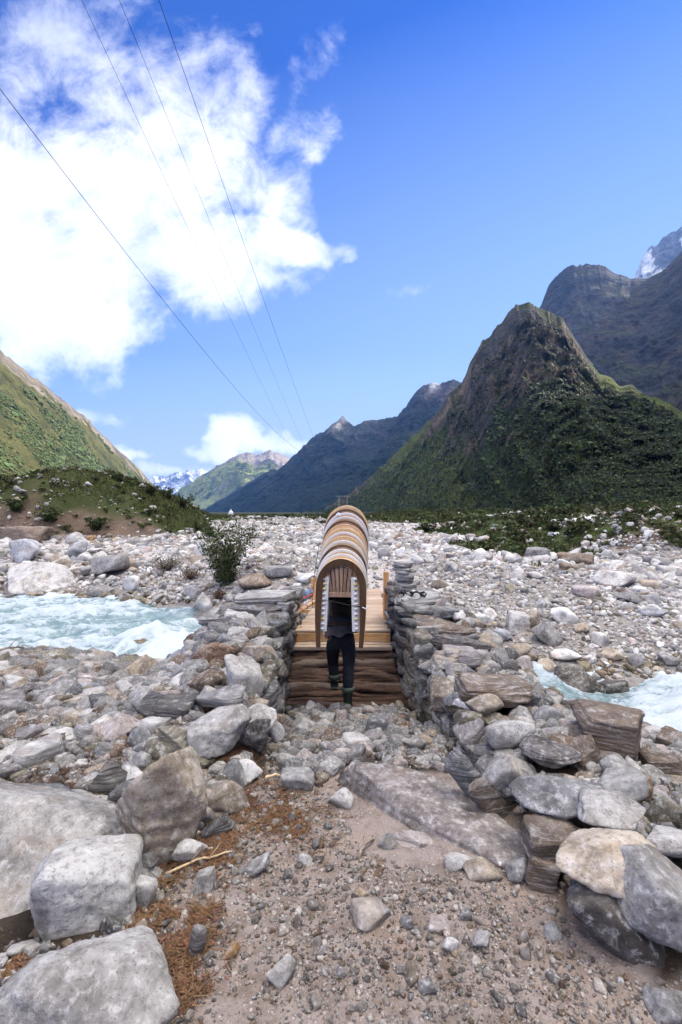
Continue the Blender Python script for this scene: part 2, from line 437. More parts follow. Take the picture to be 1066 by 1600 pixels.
@material('ground')
def _(b):
    co = b.pos(); t = b.attr('tint')
    n0 = b.noise(co, 1.6, 6, .6); n1 = b.noise(co, 9, 8, .65); n2 = b.noise(co, 55, 6, .7)
    c = b.mix(b.rng(n1, .35, .62), b.mix(1, t, (.62, .57, .53), 'MULTIPLY'), t)
    c = b.mix(b.m('MULTIPLY', b.rng(n0, .45, .66), .45), c, b.mix(1, t, (1.12, .97, .85), 'MULTIPLY'))
    v = b.vor(co, 42); vc = b.vor(co, 42, out='Color')
    sv = b.new('ShaderNodeSeparateColor'); b.put(sv.inputs[0], vc)
    peb = b.m('MULTIPLY', b.rng(v, .42, .2), b.m('GREATER_THAN', sv.outputs[0], .62))
    v2 = b.vor(co, 110); v2c = b.vor(co, 110, out='Color'); sv2 = b.new('ShaderNodeSeparateColor'); b.put(sv2.inputs[0], v2c)
    peb2 = b.m('MULTIPLY', b.rng(v2, .45, .2), b.m('GREATER_THAN', sv2.outputs[0], .5))
    c = b.mix(b.m('MULTIPLY', peb, .7), c, b.mix(sv.outputs[1], b.mix(1, t, (1.1, 1.1, 1.1), 'MULTIPLY'), b.mix(1, t, (2.0, 2.05, 2.15), 'MULTIPLY')))
    c = b.mix(b.m('MULTIPLY', peb2, .55), c, b.mix(sv2.outputs[1], b.mix(1, t, (.8, .8, .8), 'MULTIPLY'), b.mix(1, t, (2.0, 2.0, 2.05), 'MULTIPLY')))
    h = b.m('ADD', b.m('ADD', b.m('MULTIPLY', n1, 1.0), b.m('MULTIPLY', peb, .35)), b.m('ADD', b.m('MULTIPLY', n2, .35), b.m('MULTIPLY', peb2, .16)))
    b.principled(c, .92, b.bump(h, .9, .022), .15)

@material('mountain')
def _(b):
    co = b.pos(); t = b.attr('tint'); s = b.attr('sc', 'Fac')
    cs = b.new('ShaderNodeVectorMath', operation='SCALE'); b.put(cs.inputs[0], co); b.put(cs.inputs['Scale'], s); cs = cs.outputs[0]
    n1 = b.noise(cs, 2.2, 10, .68, .2); n2 = b.noise(cs, 14, 8, .7)
    c = b.mix(b.rng(n1, .36, .6), b.mix(1, t, (.52, .52, .52), 'MULTIPLY'), t)
    c = b.mix(b.m('MULTIPLY', b.rng(n2, .5, .66), .6), c, b.mix(1, t, (1.65, 1.55, 1.4), 'MULTIPLY'))
    c = b.mix(b.m('MULTIPLY', b.rng(n2, .48, .36), .6), c, b.mix(1, t, (.42, .44, .44), 'MULTIPLY'))
    h = b.m('ADD', n1, b.m('MULTIPLY', n2, .5))
    bn = b.new('ShaderNodeBump'); b.put(bn.inputs['Height'], h); bn.inputs['Strength'].default_value = 1.0
    b.put(bn.inputs['Distance'], b.m('DIVIDE', .26, s))
    b.principled(c, .95, bn.outputs[0], .1)

@material('water')
def _(b):
    co = b.pos(); fo = b.attr('foam', 'Fac')
    cs = b.mapping(co, (1.0, 1.5, 1), rot=(0, 0, R(28)))
    n1 = b.noise(cs, 3.2, 9, .66, .8); n2 = b.noise(cs, 13, 8, .7, .5)
    f = b.m('ADD', b.m('ADD', fo, b.m('MULTIPLY', b.m('SUBTRACT', n1, .5), 1.7)), b.m('MULTIPLY', b.m('SUBTRACT', n2, .5), .7))
    k = b.rng(f, .42, 1.25)
    base = b.mix(b.rng(n1, .35, .65), (.12, .20, .21), (.28, .36, .37))
    c = b.mix(k, base, (.50, .55, .58))
    h = b.m('ADD', n1, b.m('MULTIPLY', n2, .6))
    b.principled(c, b.rng(k, 0, 1, .12, .75), b.bump(h, .8, .07), .5)

def wood_nodes(b, cols, axis='x', sc=1.0):
    co = b.obj(); oi = b.new('ShaderNodeObjectInfo').outputs['Random']
    cv = b.new('ShaderNodeCombineXYZ')
    for i in range(3): b.put(cv.inputs[i], b.m('MULTIPLY', oi, 13.7*(i+1)))
    co = b.vm('ADD', co, cv.outputs[0])
    st = {'x': (1, 14, 14), 'y': (14, 1, 14), 'z': (14, 14, 1)}[axis]
    cs = b.mapping(co, st)
    n1 = b.noise(cs, 1.6*sc, 8, .65, .4); n2 = b.noise(cs, 8*sc, 6, .7); n3 = b.noise(co, 2.3*sc, 4, .6)
    c = b.mix(b.rng(n1, .35, .62), cols[0], cols[1])
    c = b.mix(b.m('MULTIPLY', b.rng(n2, .55, .4), .5), c, cols[2])
    c = b.mix(b.m('MULTIPLY', b.rng(n3, .5, .72), .45), c, cols[3] if len(cols) > 3 else cols[2])
    c = b.mix(1.0, c, b.mix(b.m('FRACT', b.m('MULTIPLY', oi, 7.31)), (.74, .70, .66), (1.08, 1.08, 1.08)), 'MULTIPLY')
    h = b.m('ADD', n1, b.m('MULTIPLY', n2, .5))
    return c, h
def wood_mat(name, cols, axis='x', rough=.75, bd=.0012, sc=1.0, bs=.6):
    @material(name)
    def _(b):
        c, h = wood_nodes(b, cols, axis, sc); b.principled(c, rough, b.bump(h, bs, bd), .25)
wood_mat('new_timber_x', [(.58, .33, .14), (.68, .43, .21), (.26, .13, .05), (.40, .24, .12)], 'x', bs=.25)
wood_mat('new_timber_y', [(.46, .27, .12), (.58, .37, .19), (.26, .13, .05), (.40, .24, .12)], 'y')
wood_mat('new_timber_z', [(.60, .30, .11), (.72, .40, .17), (.26, .13, .05), (.40, .22, .10)], 'z', bs=.25)
wood_mat('deck_wood', [(.38, .28, .20), (.50, .38, .28), (.22, .15, .10), (.32, .25, .19)], 'x', bs=.2)
wood_mat('log_bark', [(.055, .031, .022), (.17, .10, .068), (.010, .007, .006), (.19, .13, .10)], 'x', .85, .012, 1.0, 1.0)
wood_mat('log_pale', [(.16, .12, .09), (.30, .24, .19), (.06, .04, .03), (.34, .28, .24)], 'x', .85, .008, 1.0, .9)
wood_mat('chair_brown', [(.085, .045, .022), (.13, .072, .036), (.045, .024, .012), (.16, .095, .05)], 'z', .42, .001)
wood_mat('chair_slat', [(.27, .17, .11), (.36, .235, .155), (.10, .055, .035), (.30, .18, .11)], 'z', .45, .001)
wood_mat('chair_tan', [(.58, .40, .22), (.66, .48, .28), (.44, .27, .13), (.60, .42, .24)], 'z', .38, .001)
wood_mat('chair_pink', [(.56, .36, .22), (.64, .43, .28), (.44, .26, .14), (.60, .40, .25)], 'z', .38, .001)
wood_mat('driftwood', [(.20, .16, .13), (.34, .28, .23), (.09, .07, .055)], 'z')
wood_mat('orange_wood', [(.34, .20, .09), (.48, .30, .14), (.12, .07, .035)], 'z', .8, .02)
wood_mat('fresh_wood', [(.60, .44, .25), (.70, .55, .35), (.42, .28, .14)], 'z')

def plain(name, col, rough=.6, var=.25, scale=12, spec=.3, bd=.004, col2=None, **kw):
    @material(name)
    def _(b):
        co = b.obj(); n = b.noise(co, scale, 6, .62); n2 = b.noise(co, scale*5, 4, .6)
        c = b.mix(b.rng(n, .32, .68), tuple(x*(1-var) for x in col), col2 or col)
        c = b.mix(b.m('MULTIPLY', b.rng(n2, .5, .7), .25), c, tuple(x*(1-1.6*var) if x > .0 else 0 for x in col))
        b.principled(c, rough, b.bump(b.m('ADD', n, b.m('MULTIPLY', n2, .4)), .5, bd), spec, **kw)
plain('chair_white', (.62, .59, .56), .35, .08)
plain('chair_lilac', (.58, .54, .55), .35, .08)
plain('rib_yellow', (.62, .50, .22), .5, .2)
plain('dark_trousers', (.012, .014, .022), .9, .4, 22, .15, .008)
plain('jacket_cloth', (.085, .078, .078), .9, .3, 20, .15, .008)
plain('jacket_brown', (.12, .075, .04), .85, .3, 20, .15, .008)
plain('boot_rubber', (.012, .016, .013), .45, .4, 20, .4)
plain('boot_green', (.045, .065, .05), .6, .3, 30)
plain('skin', (.30, .17, .11), .55, .15)
plain('hair', (.012, .010, .009), .6, .3)
plain('cord_black', (.015, .014, .014), .6, .2)
plain('strap_black', (.012, .012, .014), .5, .2, 60)
plain('rag_white', (.7, .7, .72), .8, .1)
plain('tarp_blue', (.22, .28, .38), .55, .35, 8, .3, .02)
plain('tape_red', (.55, .06, .05), .5, .2)
plain('white_paint', (.72, .72, .70), .7, .15)
plain('pylon_wood', (.30, .30, .30), .8, .2)
plain('wire_metal', (.006, .006, .007), 1.0, .1, 12, 0.0)
plain('steel_bolt', (.25, .24, .22), .4, .2)
plain('pink_scrap', (.55, .08, .18), .6, .4, 40, col2=(.7, .65, .6))

@material('leaf')
def _(b):
    t = b.attr('tint'); n = b.noise(b.pos(), 3.0, 4, .6)
    c = b.mix(b.rng(n, .3, .7), b.mix(1, t, (.6, .65, .55), 'MULTIPLY'), t)
    p = b.principled(c, .7, None, .2)
@material('litter')
def _(b):
    b.principled(b.attr('tint'), .85, None, .15)
# ------------------------------------------------------------------ ground sheet
def graded(a, b, n, k, c=0.):
    """n coordinates from a to b, fine near c"""
    ta = -math.asinh((c-a)/k); tb = math.asinh((b-c)/k)
    return c+k*np.sinh(np.linspace(ta, tb, n))
def build_ground():
    xs = graded(-9000, 9000, 620, 3.2); ys = graded(-3000, 14000, 700, 4.0, 3.2)
    X, Y = np.meshgrid(xs, ys, indexing='ij')
    Z = H(X, Y)
    V = np.stack([X, Y, Z], -1)
    n, m = X.shape; idx = np.arange(n*m).reshape(n, m)
    Q = np.stack([idx[:-1, :-1], idx[1:, :-1], idx[1:, 1:], idx[:-1, 1:]], -1).reshape(-1, 4)
    # base colours: path soil, bank soil with gap shade painted in, pale river gravel, grass
    near = np.array([.26, .215, .188]); soil = np.array([.10, .075, .055]); pale = np.array([.42, .395, .37]); green = np.array([.065, .085, .022]); scarp = np.array([.135, .10, .075])
    far = (Y > (I(X, *YN)+I(X, *YF))/2)
    C = np.zeros(X.shape+(3,))+near
    inside = (X > fl(Y)) & (X < fr(Y))
    nn = fbm(p2(X, Y, .8), 4, seed=31)
    offp = ~inside & ~far
    C[offp] = (soil[None]*.45)  # darker than the soil itself: shade between the stones painted in
    C[far] = pale*.62; C[far & (np.abs(X-I(Y, [9, 12, 20, 40], [.5, .75, .6, -1.5])) < I(Y, [9, 20], [.8, 1.3])) & (Y < 30)] = pale  # ground between far stones darkened as painted gap shade; path strip stays pale
    dk = sstep(Y, 90, 220)*far; C = C*(1-.0*dk[..., None])
    rub = inside & (Y > 3.0); C[rub] = near*.22  # shade in the gaps of the path rubble, painted into the ground
    fg = sstep(vegf(X, Y), -.05, .12)*far
    C = C*(1-fg[..., None])+(green*(1-.80*sstep(Y, 90, 220))[..., None])*fg[..., None]  # far green darkened in colour to offset the sun on the horizon strip
    m_ = mound(X, Y); on = (m_ > .15) & (Y < 120)
    c_ = 1.0*I(X*38/np.maximum(Y, 38), [-120, -60, -30, -22, -18.6, -15.3, -12.2, -11.2, -10.3], [6, 4.6, 4.0, 4.0, 4.9, 3.7, 2.35, 1.4, 0])
    top = sstep(m_/np.maximum(c_, .1)+.30*fbm(p2(X, Y, .5), 4, seed=36), .38, .60)
    sc_ = scarp*(1+.5*fbm(p2(X, Y, 1.4), 4, seed=37))[..., None]
    mc = sc_*(1-top[..., None])+np.array([.045, .058, .018])*top[..., None]
    C = np.where(on[..., None], mc, C)
    k_ = bank(X, Y); on2 = (k_ > .15) & (Y < 60)
    top = sstep(k_/np.maximum(I(X, [10.2, 12, 15, 22, 40, 80], [.1, 1.0, 1.5, 1.9, 2.4, 4]), .1)+.2*fbm(p2(X, Y, .8), 4, seed=38), .5, .75)
    mc = sc_*.8*(1-top[..., None])+np.array([.05, .07, .02])*top[..., None]
    C = np.where(on2[..., None], mc, C)
    o = mesh_np('ground', V.reshape(-1, 3), Q, 'ground', tint=np.clip(C, .01, .9).reshape(-1, 3))
    tag(o, 'rocky gravel valley floor with a trodden dirt path', kind='structure')
build_ground()

# ------------------------------------------------------------------ the river
def build_river():
    xs = np.arange(-34, 24, .06); ys = np.arange(-4, 19, .06)
    X, Y = np.meshgrid(xs, ys, indexing='ij')
    a = R(-30); U = X*math.cos(a)-Y*math.sin(a); W = X*math.sin(a)+Y*math.cos(a)
    q = np.stack([U*.55, W*1.0, 0*U], -1)
    w = fbm(q*1.5+.6*fbm(q*.9, 2, seed=44)[..., None], 5, .55, seed=41, ridged=True)
    big = fbm(q*.55, 3, seed=43)
    Z = WATER+.21*w+.18*big+.03*fbm(q*6, 3, seed=47)
    for cx, cy, r, hgt in ((-3.6, 9.4, .75, .30), (3.1, 6.9, .6, .12), (4.9, 6.3, .8, .14)):
        Z += hgt*np.exp(-((X-cx)**2+(Y-cy)**2)/r**2)
    foam = .42+.85*w+.55*big
    foam += .5*np.exp(-((X+3.4)**2+(Y-9.1)**2)/1.1**2)+.35*sstep(X, 2.4, 4)
    foam += .35*np.exp(-((I(X, *YN)-Y)/.35)**2)
    keep = (Y > I(X, *YN)-1.5) & (Y < I(X, *YF)+.5)
    idx = -np.ones(X.shape, int)
    kq = keep[:-1, :-1] & keep[1:, :-1] & keep[1:, 1:] & keep[:-1, 1:]
    used = np.zeros(X.shape, bool)
    for s in ((slice(None, -1), slice(None, -1)), (slice(1, None), slice(None, -1)), (slice(1, None), slice(1, None)), (slice(None, -1), slice(1, None))): used[s] |= kq
    idx[used] = np.arange(used.sum())
    Q = np.stack([idx[:-1, :-1], idx[1:, :-1], idx[1:, 1:], idx[:-1, 1:]], -1)[kq]
    V = np.stack([X, Y, Z], -1)[used]
    o = mesh_np('river', V, Q, 'water', extra={'foam': foam[used]})
    tag(o, 'milky turquoise mountain river breaking into white foam', kind='structure')
build_river()

# ------------------------------------------------------------------ mountains
def resample(P, n):
    P = np.array(P, float); d = np.r_[0, np.cumsum(np.linalg.norm(np.diff(P, axis=0), axis=1))]
    # parameter by horizontal pixel-ish spacing: use index-uniform blended with length
    t = np.linspace(0, d[-1], n); return np.stack([I(t, d, P[:, k]) for k in range(P.shape[1])], -1)
def massif(name, crest, foot, nu, nv, amp, sc, prof, colour, label, px=True, gul=1.0, seed=60, back=.6, jag=0., ret=False):
    """a mountain side: crest line and foot line in the world, eroded slope between them and a back slope behind"""
    c = [((p[0]-533)/F*p[2], p[2], CAMZ+(800-p[1])/F*p[2]) for p in crest] if px else crest
    f = [((p[0]-533)/F*p[1], p[1]) for p in foot] if px else foot
    d = np.r_[0, np.cumsum(np.hypot(*np.diff(np.array(c)[:, [0, 2]], axis=0).T))]; d /= d[-1]
    tt = np.linspace(0, 1, nu); c = np.stack([I(tt, d, np.array(c)[:, k]) for k in range(3)], -1)
    f = np.array(f, float); df = np.linspace(0, 1, len(f)); f = np.stack([I(tt, df, f[:, k]) for k in range(2)], -1)
    if jag:
        q = np.stack([c[:, 0], c[:, 1]*0, c[:, 2]*0], -1)
        c[:, 2] += jag*fbm(q*sc*4.2, 6, .66, seed=seed+9, ridged=True)
    v = np.r_[-np.linspace(1, 0, nv//4, endpoint=False)**1.5, np.linspace(0, 1, nv)**1.15]
    Uu, Vv = np.meshgrid(tt, v, indexing='ij'); vp = np.clip(Vv, 0, 1)
    cx, cy, cz = [c[:, k][:, None] for k in range(3)]; fx, fy = f[:, 0][:, None], f[:, 1][:, None]
    X = cx+(fx-cx)*vp; Y = cy+(fy-cy)*vp
    Z = -6+(cz+6)*np.interp(vp, *prof)
    bk = np.clip(-Vv, 0, 1); X = X+(cx-fx)*bk*back; Y = Y+(cy-fy)*bk*back; Z = np.where(Vv < 0, cz-(cz+60)*bk**.9, Z)
    P = np.stack([X, Y, Z], -1)
    env = np.clip(vp*7, 0, 1)*(1-vp**6)+np.clip(bk*6, 0, 1)
    # spurs and gullies that run downhill, then rough rock
    L = np.r_[0, np.cumsum(np.linalg.norm(np.diff(c[:, :2], axis=0), axis=1))][:, None]+0*X
    g = fbm(np.stack([L*sc*1.6+.5*fbm(P*sc*.7, 3, seed=seed+3), vp*1.5, 0*L], -1), 5, .55, seed=seed, ridged=True)
    n = fbm(P*sc*1.0, 7, .56, seed=seed+20, ridged=True)
    n2 = fbm(P*sc*6, 4, .6, seed=seed+30)
    dn = np.stack([fx-cx+0*X, fy-cy+0*X, 0*X], -1); dn /= np.linalg.norm(dn, axis=-1)[..., None]
    n3 = fbm(P*sc*4.3+5, 5, .62, seed=seed+33, ridged=True)
    disp = env*amp*(gul*.8*g+.9*n+.22*n2+.34*n3)
    P = P+dn*(disp*.7)[..., None]; P[..., 2] += (np.minimum(disp, 0)*.6+np.maximum(disp, 0)*.12)*np.clip((cz+6)/np.max(cz), .1, 1)
    pxx = 533+F*P[..., 0]/np.maximum(P[..., 1], 1); pyy = 800-F*(P[..., 2]-CAMZ)/np.maximum(P[..., 1], 1)
    gx = np.gradient(P, axis=0); gy = np.gradient(P, axis=1); N = np.cross(gx, gy); N /= np.linalg.norm(N, axis=-1)[..., None]+1e-9
    N *= np.sign(N[..., 2:3]+1e-9)
    C = colour(P, vp, Uu, N, fbm(P*sc*2.5, 5, .6, seed=seed+40), pxx, pyy)
    nn, mm = X.shape; idx = np.arange(nn*mm).reshape(nn, mm)
    Q = np.stack([idx[:-1, :-1], idx[:-1, 1:], idx[1:, 1:], idx[1:, :-1]], -1).reshape(-1, 4)
    o = mesh_np(name, P.reshape(-1, 3), Q, 'mountain', tint=np.clip(C, .004, .95).reshape(-1, 3), extra={'sc': np.full(nn*mm, sc)})
    tag(o, label, kind='structure')
    return (P, N, vp, Uu, pxx, pyy) if ret else None
def cmix(a, b, k):
    a = np.asarray(a, float); b = np.asarray(b, float); k = np.asarray(k)[..., None]; return a*(1-k)+b*k
ROCK = (.095, .088, .082); ROCKW = (.165, .130, .108); GRASS = (.105, .130, .036); FOREST = (.022, .030, .011); SNOW = (.82, .84, .88)

def col_main(P, v, u, N, n, px, py):
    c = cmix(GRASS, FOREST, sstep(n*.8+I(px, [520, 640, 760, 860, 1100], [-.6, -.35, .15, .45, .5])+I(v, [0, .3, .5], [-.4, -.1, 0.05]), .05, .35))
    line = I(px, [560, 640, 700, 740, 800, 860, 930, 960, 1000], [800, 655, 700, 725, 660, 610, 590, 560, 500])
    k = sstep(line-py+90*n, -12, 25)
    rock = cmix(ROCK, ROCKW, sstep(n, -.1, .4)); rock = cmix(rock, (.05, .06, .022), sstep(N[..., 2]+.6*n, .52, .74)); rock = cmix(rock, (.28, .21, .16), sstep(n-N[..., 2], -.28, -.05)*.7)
    return cmix(c, rock, k)
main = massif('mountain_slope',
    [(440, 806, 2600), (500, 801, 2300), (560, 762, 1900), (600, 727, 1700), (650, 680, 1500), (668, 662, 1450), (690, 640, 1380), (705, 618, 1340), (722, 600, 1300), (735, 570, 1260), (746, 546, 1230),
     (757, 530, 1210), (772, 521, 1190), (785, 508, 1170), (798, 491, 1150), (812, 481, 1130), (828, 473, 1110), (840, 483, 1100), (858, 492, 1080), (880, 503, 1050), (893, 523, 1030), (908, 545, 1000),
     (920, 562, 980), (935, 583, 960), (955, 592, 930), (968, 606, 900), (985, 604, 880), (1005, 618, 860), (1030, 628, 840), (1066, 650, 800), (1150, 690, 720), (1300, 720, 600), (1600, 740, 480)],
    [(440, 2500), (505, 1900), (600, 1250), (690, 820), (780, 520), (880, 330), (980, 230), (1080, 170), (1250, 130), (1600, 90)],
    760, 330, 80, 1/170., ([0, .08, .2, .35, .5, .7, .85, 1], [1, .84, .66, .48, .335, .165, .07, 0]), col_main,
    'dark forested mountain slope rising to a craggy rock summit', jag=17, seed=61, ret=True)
def col_back(P, v, u, N, n, px, py):
    c = cmix((.05, .05, .056), (.10, .082, .082), sstep(n, -.2, .4)); c = cmix(c, (.06, .07, .035), sstep(v+.5*n, .45, .7)); return cmix(c, (.05, .065, .03), sstep(N[..., 2]+.6*n, .72, .95)*.7)
massif('mountain_massif', [(640, 760, 3300), (700, 715, 3200), (800, 560, 3000), (846, 480, 2900), (858, 452, 2880), (872, 430, 2850), (886, 416, 2820), (896, 412, 2800), (912, 418, 2800), (930, 415, 2780), (945, 420, 2750), (968, 432, 2700), (990, 436, 2650),
    (1012, 434, 2600), (1040, 420, 2550), (1066, 392, 2500), (1120, 330, 2400), (1250, 250, 2200), (1500, 200, 1900)],
    [(650, 2900), (800, 2000), (900, 1600), (1000, 1350), (1150, 1150), (1500, 950)], 460, 220, 90, 1/520., ([0, .1, .3, .6, 1], [1, .86, .62, .30, 0]), col_back,
    'high hazy rock massif standing behind the forested peak', jag=34, seed=71)
def col_snow(P, v, u, N, n, px, py):
    return cmix((.17, .17, .19), SNOW, sstep(n*1.3+N[..., 2]-v*1.2, .22, .42))
massif('snow_peak', [(900, 560, 5600), (960, 480, 5500), (992, 436, 5450), (1004, 408, 5400), (1014, 392, 5400), (1026, 384, 5400), (1036, 368, 5400), (1044, 370, 5400), (1056, 366, 5350), (1066, 354, 5300), (1100, 320, 5300), (1180, 300, 5200), (1400, 420, 5000)],
    [(930, 4600), (1000, 4300), (1100, 4200), (1400, 4000)], 300, 150, 150, 1/700., ([0, .15, .5, 1], [1, .8, .4, 0]), col_snow, 'jagged snow covered summit high behind the dark massif', jag=60, seed=81)
def col_blue(P, v, u, N, n, px, py):
    c = cmix((.030, .036, .036), (.085, .066, .068), sstep(n+I(px, [400, 600, 720], [-.2, 0, .3]), 0, .4)); c = cmix(c, (.018, .028, .016), sstep(v+.6*n, .25, .6))
    pk = sstep(n*.5+(700-py)/50-np.abs(px-520)/70, .35, .7); c = cmix(c, (.26, .25, .25), pk)
    return cmix(c, SNOW, .45*sstep(np.abs(px-680), 12, 4)*sstep(py, 618, 602)*sstep(n, -.1, .3))
massif('mountain_ridge', [(300, 806, 6000), (325, 797, 5600), (380, 762, 5000), (410, 745, 4700), (440, 729, 4500), (465, 708, 4300), (482, 690, 4200), (498, 679, 4100), (512, 672, 4050), (522, 663, 4000), (534, 653, 4000), (544, 660, 4000), (552, 669, 4000),
    (566, 663, 4000), (585, 658, 4000), (605, 655, 3950), (622, 649, 3900), (636, 636, 3900), (648, 619, 3900), (660, 608, 3900), (672, 603, 3900), (685, 606, 3900), (695, 600, 3850), (708, 596, 3800), (720, 602, 3800), (760, 610, 3700), (850, 700, 3600)],
    [(290, 5600), (350, 4700), (420, 3700), (500, 3000), (600, 2700), (850, 2700)], 480, 220, 120, 1/600., ([0, .1, .3, .6, 1], [1, .87, .62, .30, 0]), col_blue,
    'blue hazy mountain ridge in shade at the head of the valley', jag=45, seed=91)
def col_lit(P, v, u, N, n, px, py):
    c = cmix((.30, .33, .11), (.36, .31, .27), sstep(n+I(py, [700, 740, 800], [.5, -.1, -.4]), 0, .3)); return cmix(c, (.08, .11, .05), sstep(n*-1, .1, .4))
massif('far_mountain', [(235, 812, 8200), (262, 790, 7900), (280, 768, 7600), (305, 750, 7400), (330, 736, 7200), (352, 722, 7000), (372, 711, 6900), (385, 709, 6900), (398, 713, 6900), (410, 709, 6900), (422, 704, 6900), (432, 709, 6900), (446, 712, 6900), (500, 740, 7000), (580, 800, 7200)],
    [(250, 7200), (300, 6300), (380, 5900), (480, 5900), (580, 6200)], 300, 150, 190, 1/900., ([0, .1, .3, .6, 1], [1, .86, .6, .28, 0]), col_lit,
    'sunlit green and grey mountain closing the valley', jag=50, seed=101)
massif('glacier_range', [(150, 800, 13500), (200, 772, 13000), (235, 751, 13000), (250, 744, 13000), (262, 746, 13000), (275, 741, 13000), (285, 742, 13000), (296, 736, 13000), (305, 739, 13000), (314, 735, 13000), (325, 739, 13000), (340, 745, 13000), (400, 770, 13000), (450, 800, 13000)],
    [(150, 12600), (250, 11600), (330, 11600), (450, 12300)], 240, 90, 260, 1/1300., ([0, .2, .6, 1], [1, .72, .3, 0]), lambda P, v, u, N, n, px, py: cmix((.30, .33, .42), SNOW, sstep(n+N[..., 2]*1.0, .45, .65)),
    'distant snow covered range at the end of the valley', jag=110, seed=111)
def col_left(P, v, u, N, n, px, py):
    c = cmix((.150, .152, .058), (.080, .098, .036), sstep(n+I(py, [560, 680, 760], [-.15, .0, .35]), -.05, .3))
    k = sstep(n*1.0-v*4.2+.62, .1, .4); rock = cmix((.24, .21, .17), (.34, .29, .235), sstep(n, -.2, .3))
    return cmix(c, rock, k)
left = massif('valley_side', [(300, 815, 2900), (262, 792, 2600), (240, 757, 2400), (222, 738, 2250), (200, 717, 2100), (182, 700, 2000), (165, 684, 1900), (148, 668, 1800), (130, 652, 1700), (108, 637, 1600), (90, 626, 1520), (72, 610, 1460), (50, 596, 1400),
    (30, 580, 1340), (14, 568, 1300), (0, 557, 1260), (-60, 515, 1150), (-160, 440, 1000), (-300, 380, 850), (-600, 330, 650)],
    [(275, 2400), (225, 1700), (160, 1150), (90, 700), (0, 440), (-120, 300), (-300, 220), (-600, 160)], 620, 300, 40, 1/230., ([0, .1, .3, .6, 1], [1, .86, .62, .30, 0]), col_left,
    'steep sunlit green valley side with a rocky crest', jag=26, gul=.8, seed=121, ret=True)
# unseen ridge added right of and behind the camera to shade the valley floor
massif('added_shade_ridge', [(900, 1500, 60), (860, 1150, 320), (900, 900, 640), (960, 640, 860), (1020, 350, 960), (1060, 0, 980), (1080, -400, 940), (1050, -900, 820)],
    [(560, 1050), (420, 760), (360, 560), (330, 330), (310, 0), (320, -400), (340, -900)], 220, 110, 40, 1/260., ([0, .1, .3, .6, 1], [1, .86, .62, .30, 0]), col_back,
    'unseen high rock ridge added to shade the valley floor', px=False, jag=30, seed=131)

# ------------------------------------------------------------------ forest and scrub on the slopes (a mass of trees)
def ico(level):
    bm = bmesh.new(); bmesh.ops.create_icosphere(bm, subdivisions=level, radius=1)
    V = np.array([v.co[:] for v in bm.verts]); T = np.array([[v.index for v in f.verts] for f in bm.faces]); bm.free(); return V, T
ICO = {k: ico(k) for k in (1, 2, 3, 4, 5)}
def scatter_mesh(name, protos, pos, size, rotz, tint, mat, label, smooth=False, tiltv=None, kind='stuff', stretch=None):
    """one mesh out of many small copies of prototype shapes"""
    Vs, Fs, Cs = [], [], []; off = 0; pos = np.asarray(pos)
    pick = np.random.RandomState(3).randint(0, len(protos), len(pos))
    for k, (pv, pf) in enumerate(protos):
        s = pick == k; n = s.sum()
        if not n: continue
        S = size[s][:, None, None] if size.ndim == 1 else size[s][:, None, :]
        V = pv[None]*S
        c, sn = np.cos(rotz[s])[:, None], np.sin(rotz[s])[:, None]
        if tiltv is not None:
            a, b_ = tiltv[s, 0][:, None], tiltv[s, 1][:, None]
            y, z = V[..., 1]*np.cos(a)-V[..., 2]*np.sin(a), V[..., 1]*np.sin(a)+V[..., 2]*np.cos(a); V = np.stack([V[..., 0], y, z], -1)
            x, z = V[..., 0]*np.cos(b_)+V[..., 2]*np.sin(b_), -V[..., 0]*np.sin(b_)+V[..., 2]*np.cos(b_); V = np.stack([x, V[..., 1], z], -1)
        V = np.stack([V[..., 0]*c-V[..., 1]*sn, V[..., 0]*sn+V[..., 1]*c, V[..., 2]], -1)+pos[s][:, None]
        Vs.append(V.reshape(-1, 3)); Cs.append(np.repeat(tint[s], len(pv), axis=0))
        Fs.append((pf[None]+(np.arange(n)*len(pv))[:, None, None]+off).reshape(-1, pf.shape[1])); off += n*len(pv)
    o = mesh_np(name, np.concatenate(Vs), Fs, mat, tint=np.concatenate(Cs), smooth=smooth)
    tag(o, label, kind=kind); return o
def conifer(seed):
    r = random.Random(seed); V = []; T = []
    for k in range(3):
        z0 = .12+.26*k; z1 = z0+.42; rad = .34-.09*k; n = 6; o = len(V)
        for j in range(n): a = 2*math.pi*(j+.5*k)/n; q = rad*r.uniform(.7, 1.2); V.append((q*math.cos(a), q*math.sin(a), z0+r.uniform(-.05, .05)))
        V.append((r.uniform(-.03, .03), r.uniform(-.03, .03), z1)); V.append((0, 0, z0+.05))
        for j in range(n): T.append((o+j, o+(j+1) % n, o+n)); T.append((o+(j+1) % n, o+j, o+n+1))
    return np.array(V), np.array(T)
def shrub_proto(seed, lev=1):
    V, T = ICO[lev]; V = V*(1+.45*fbm(V*1.7+seed*9.1, 3, seed=seed))[:, None]; V = V*np.array([1, 1, .8]); V[:, 2] += .5; return V, T
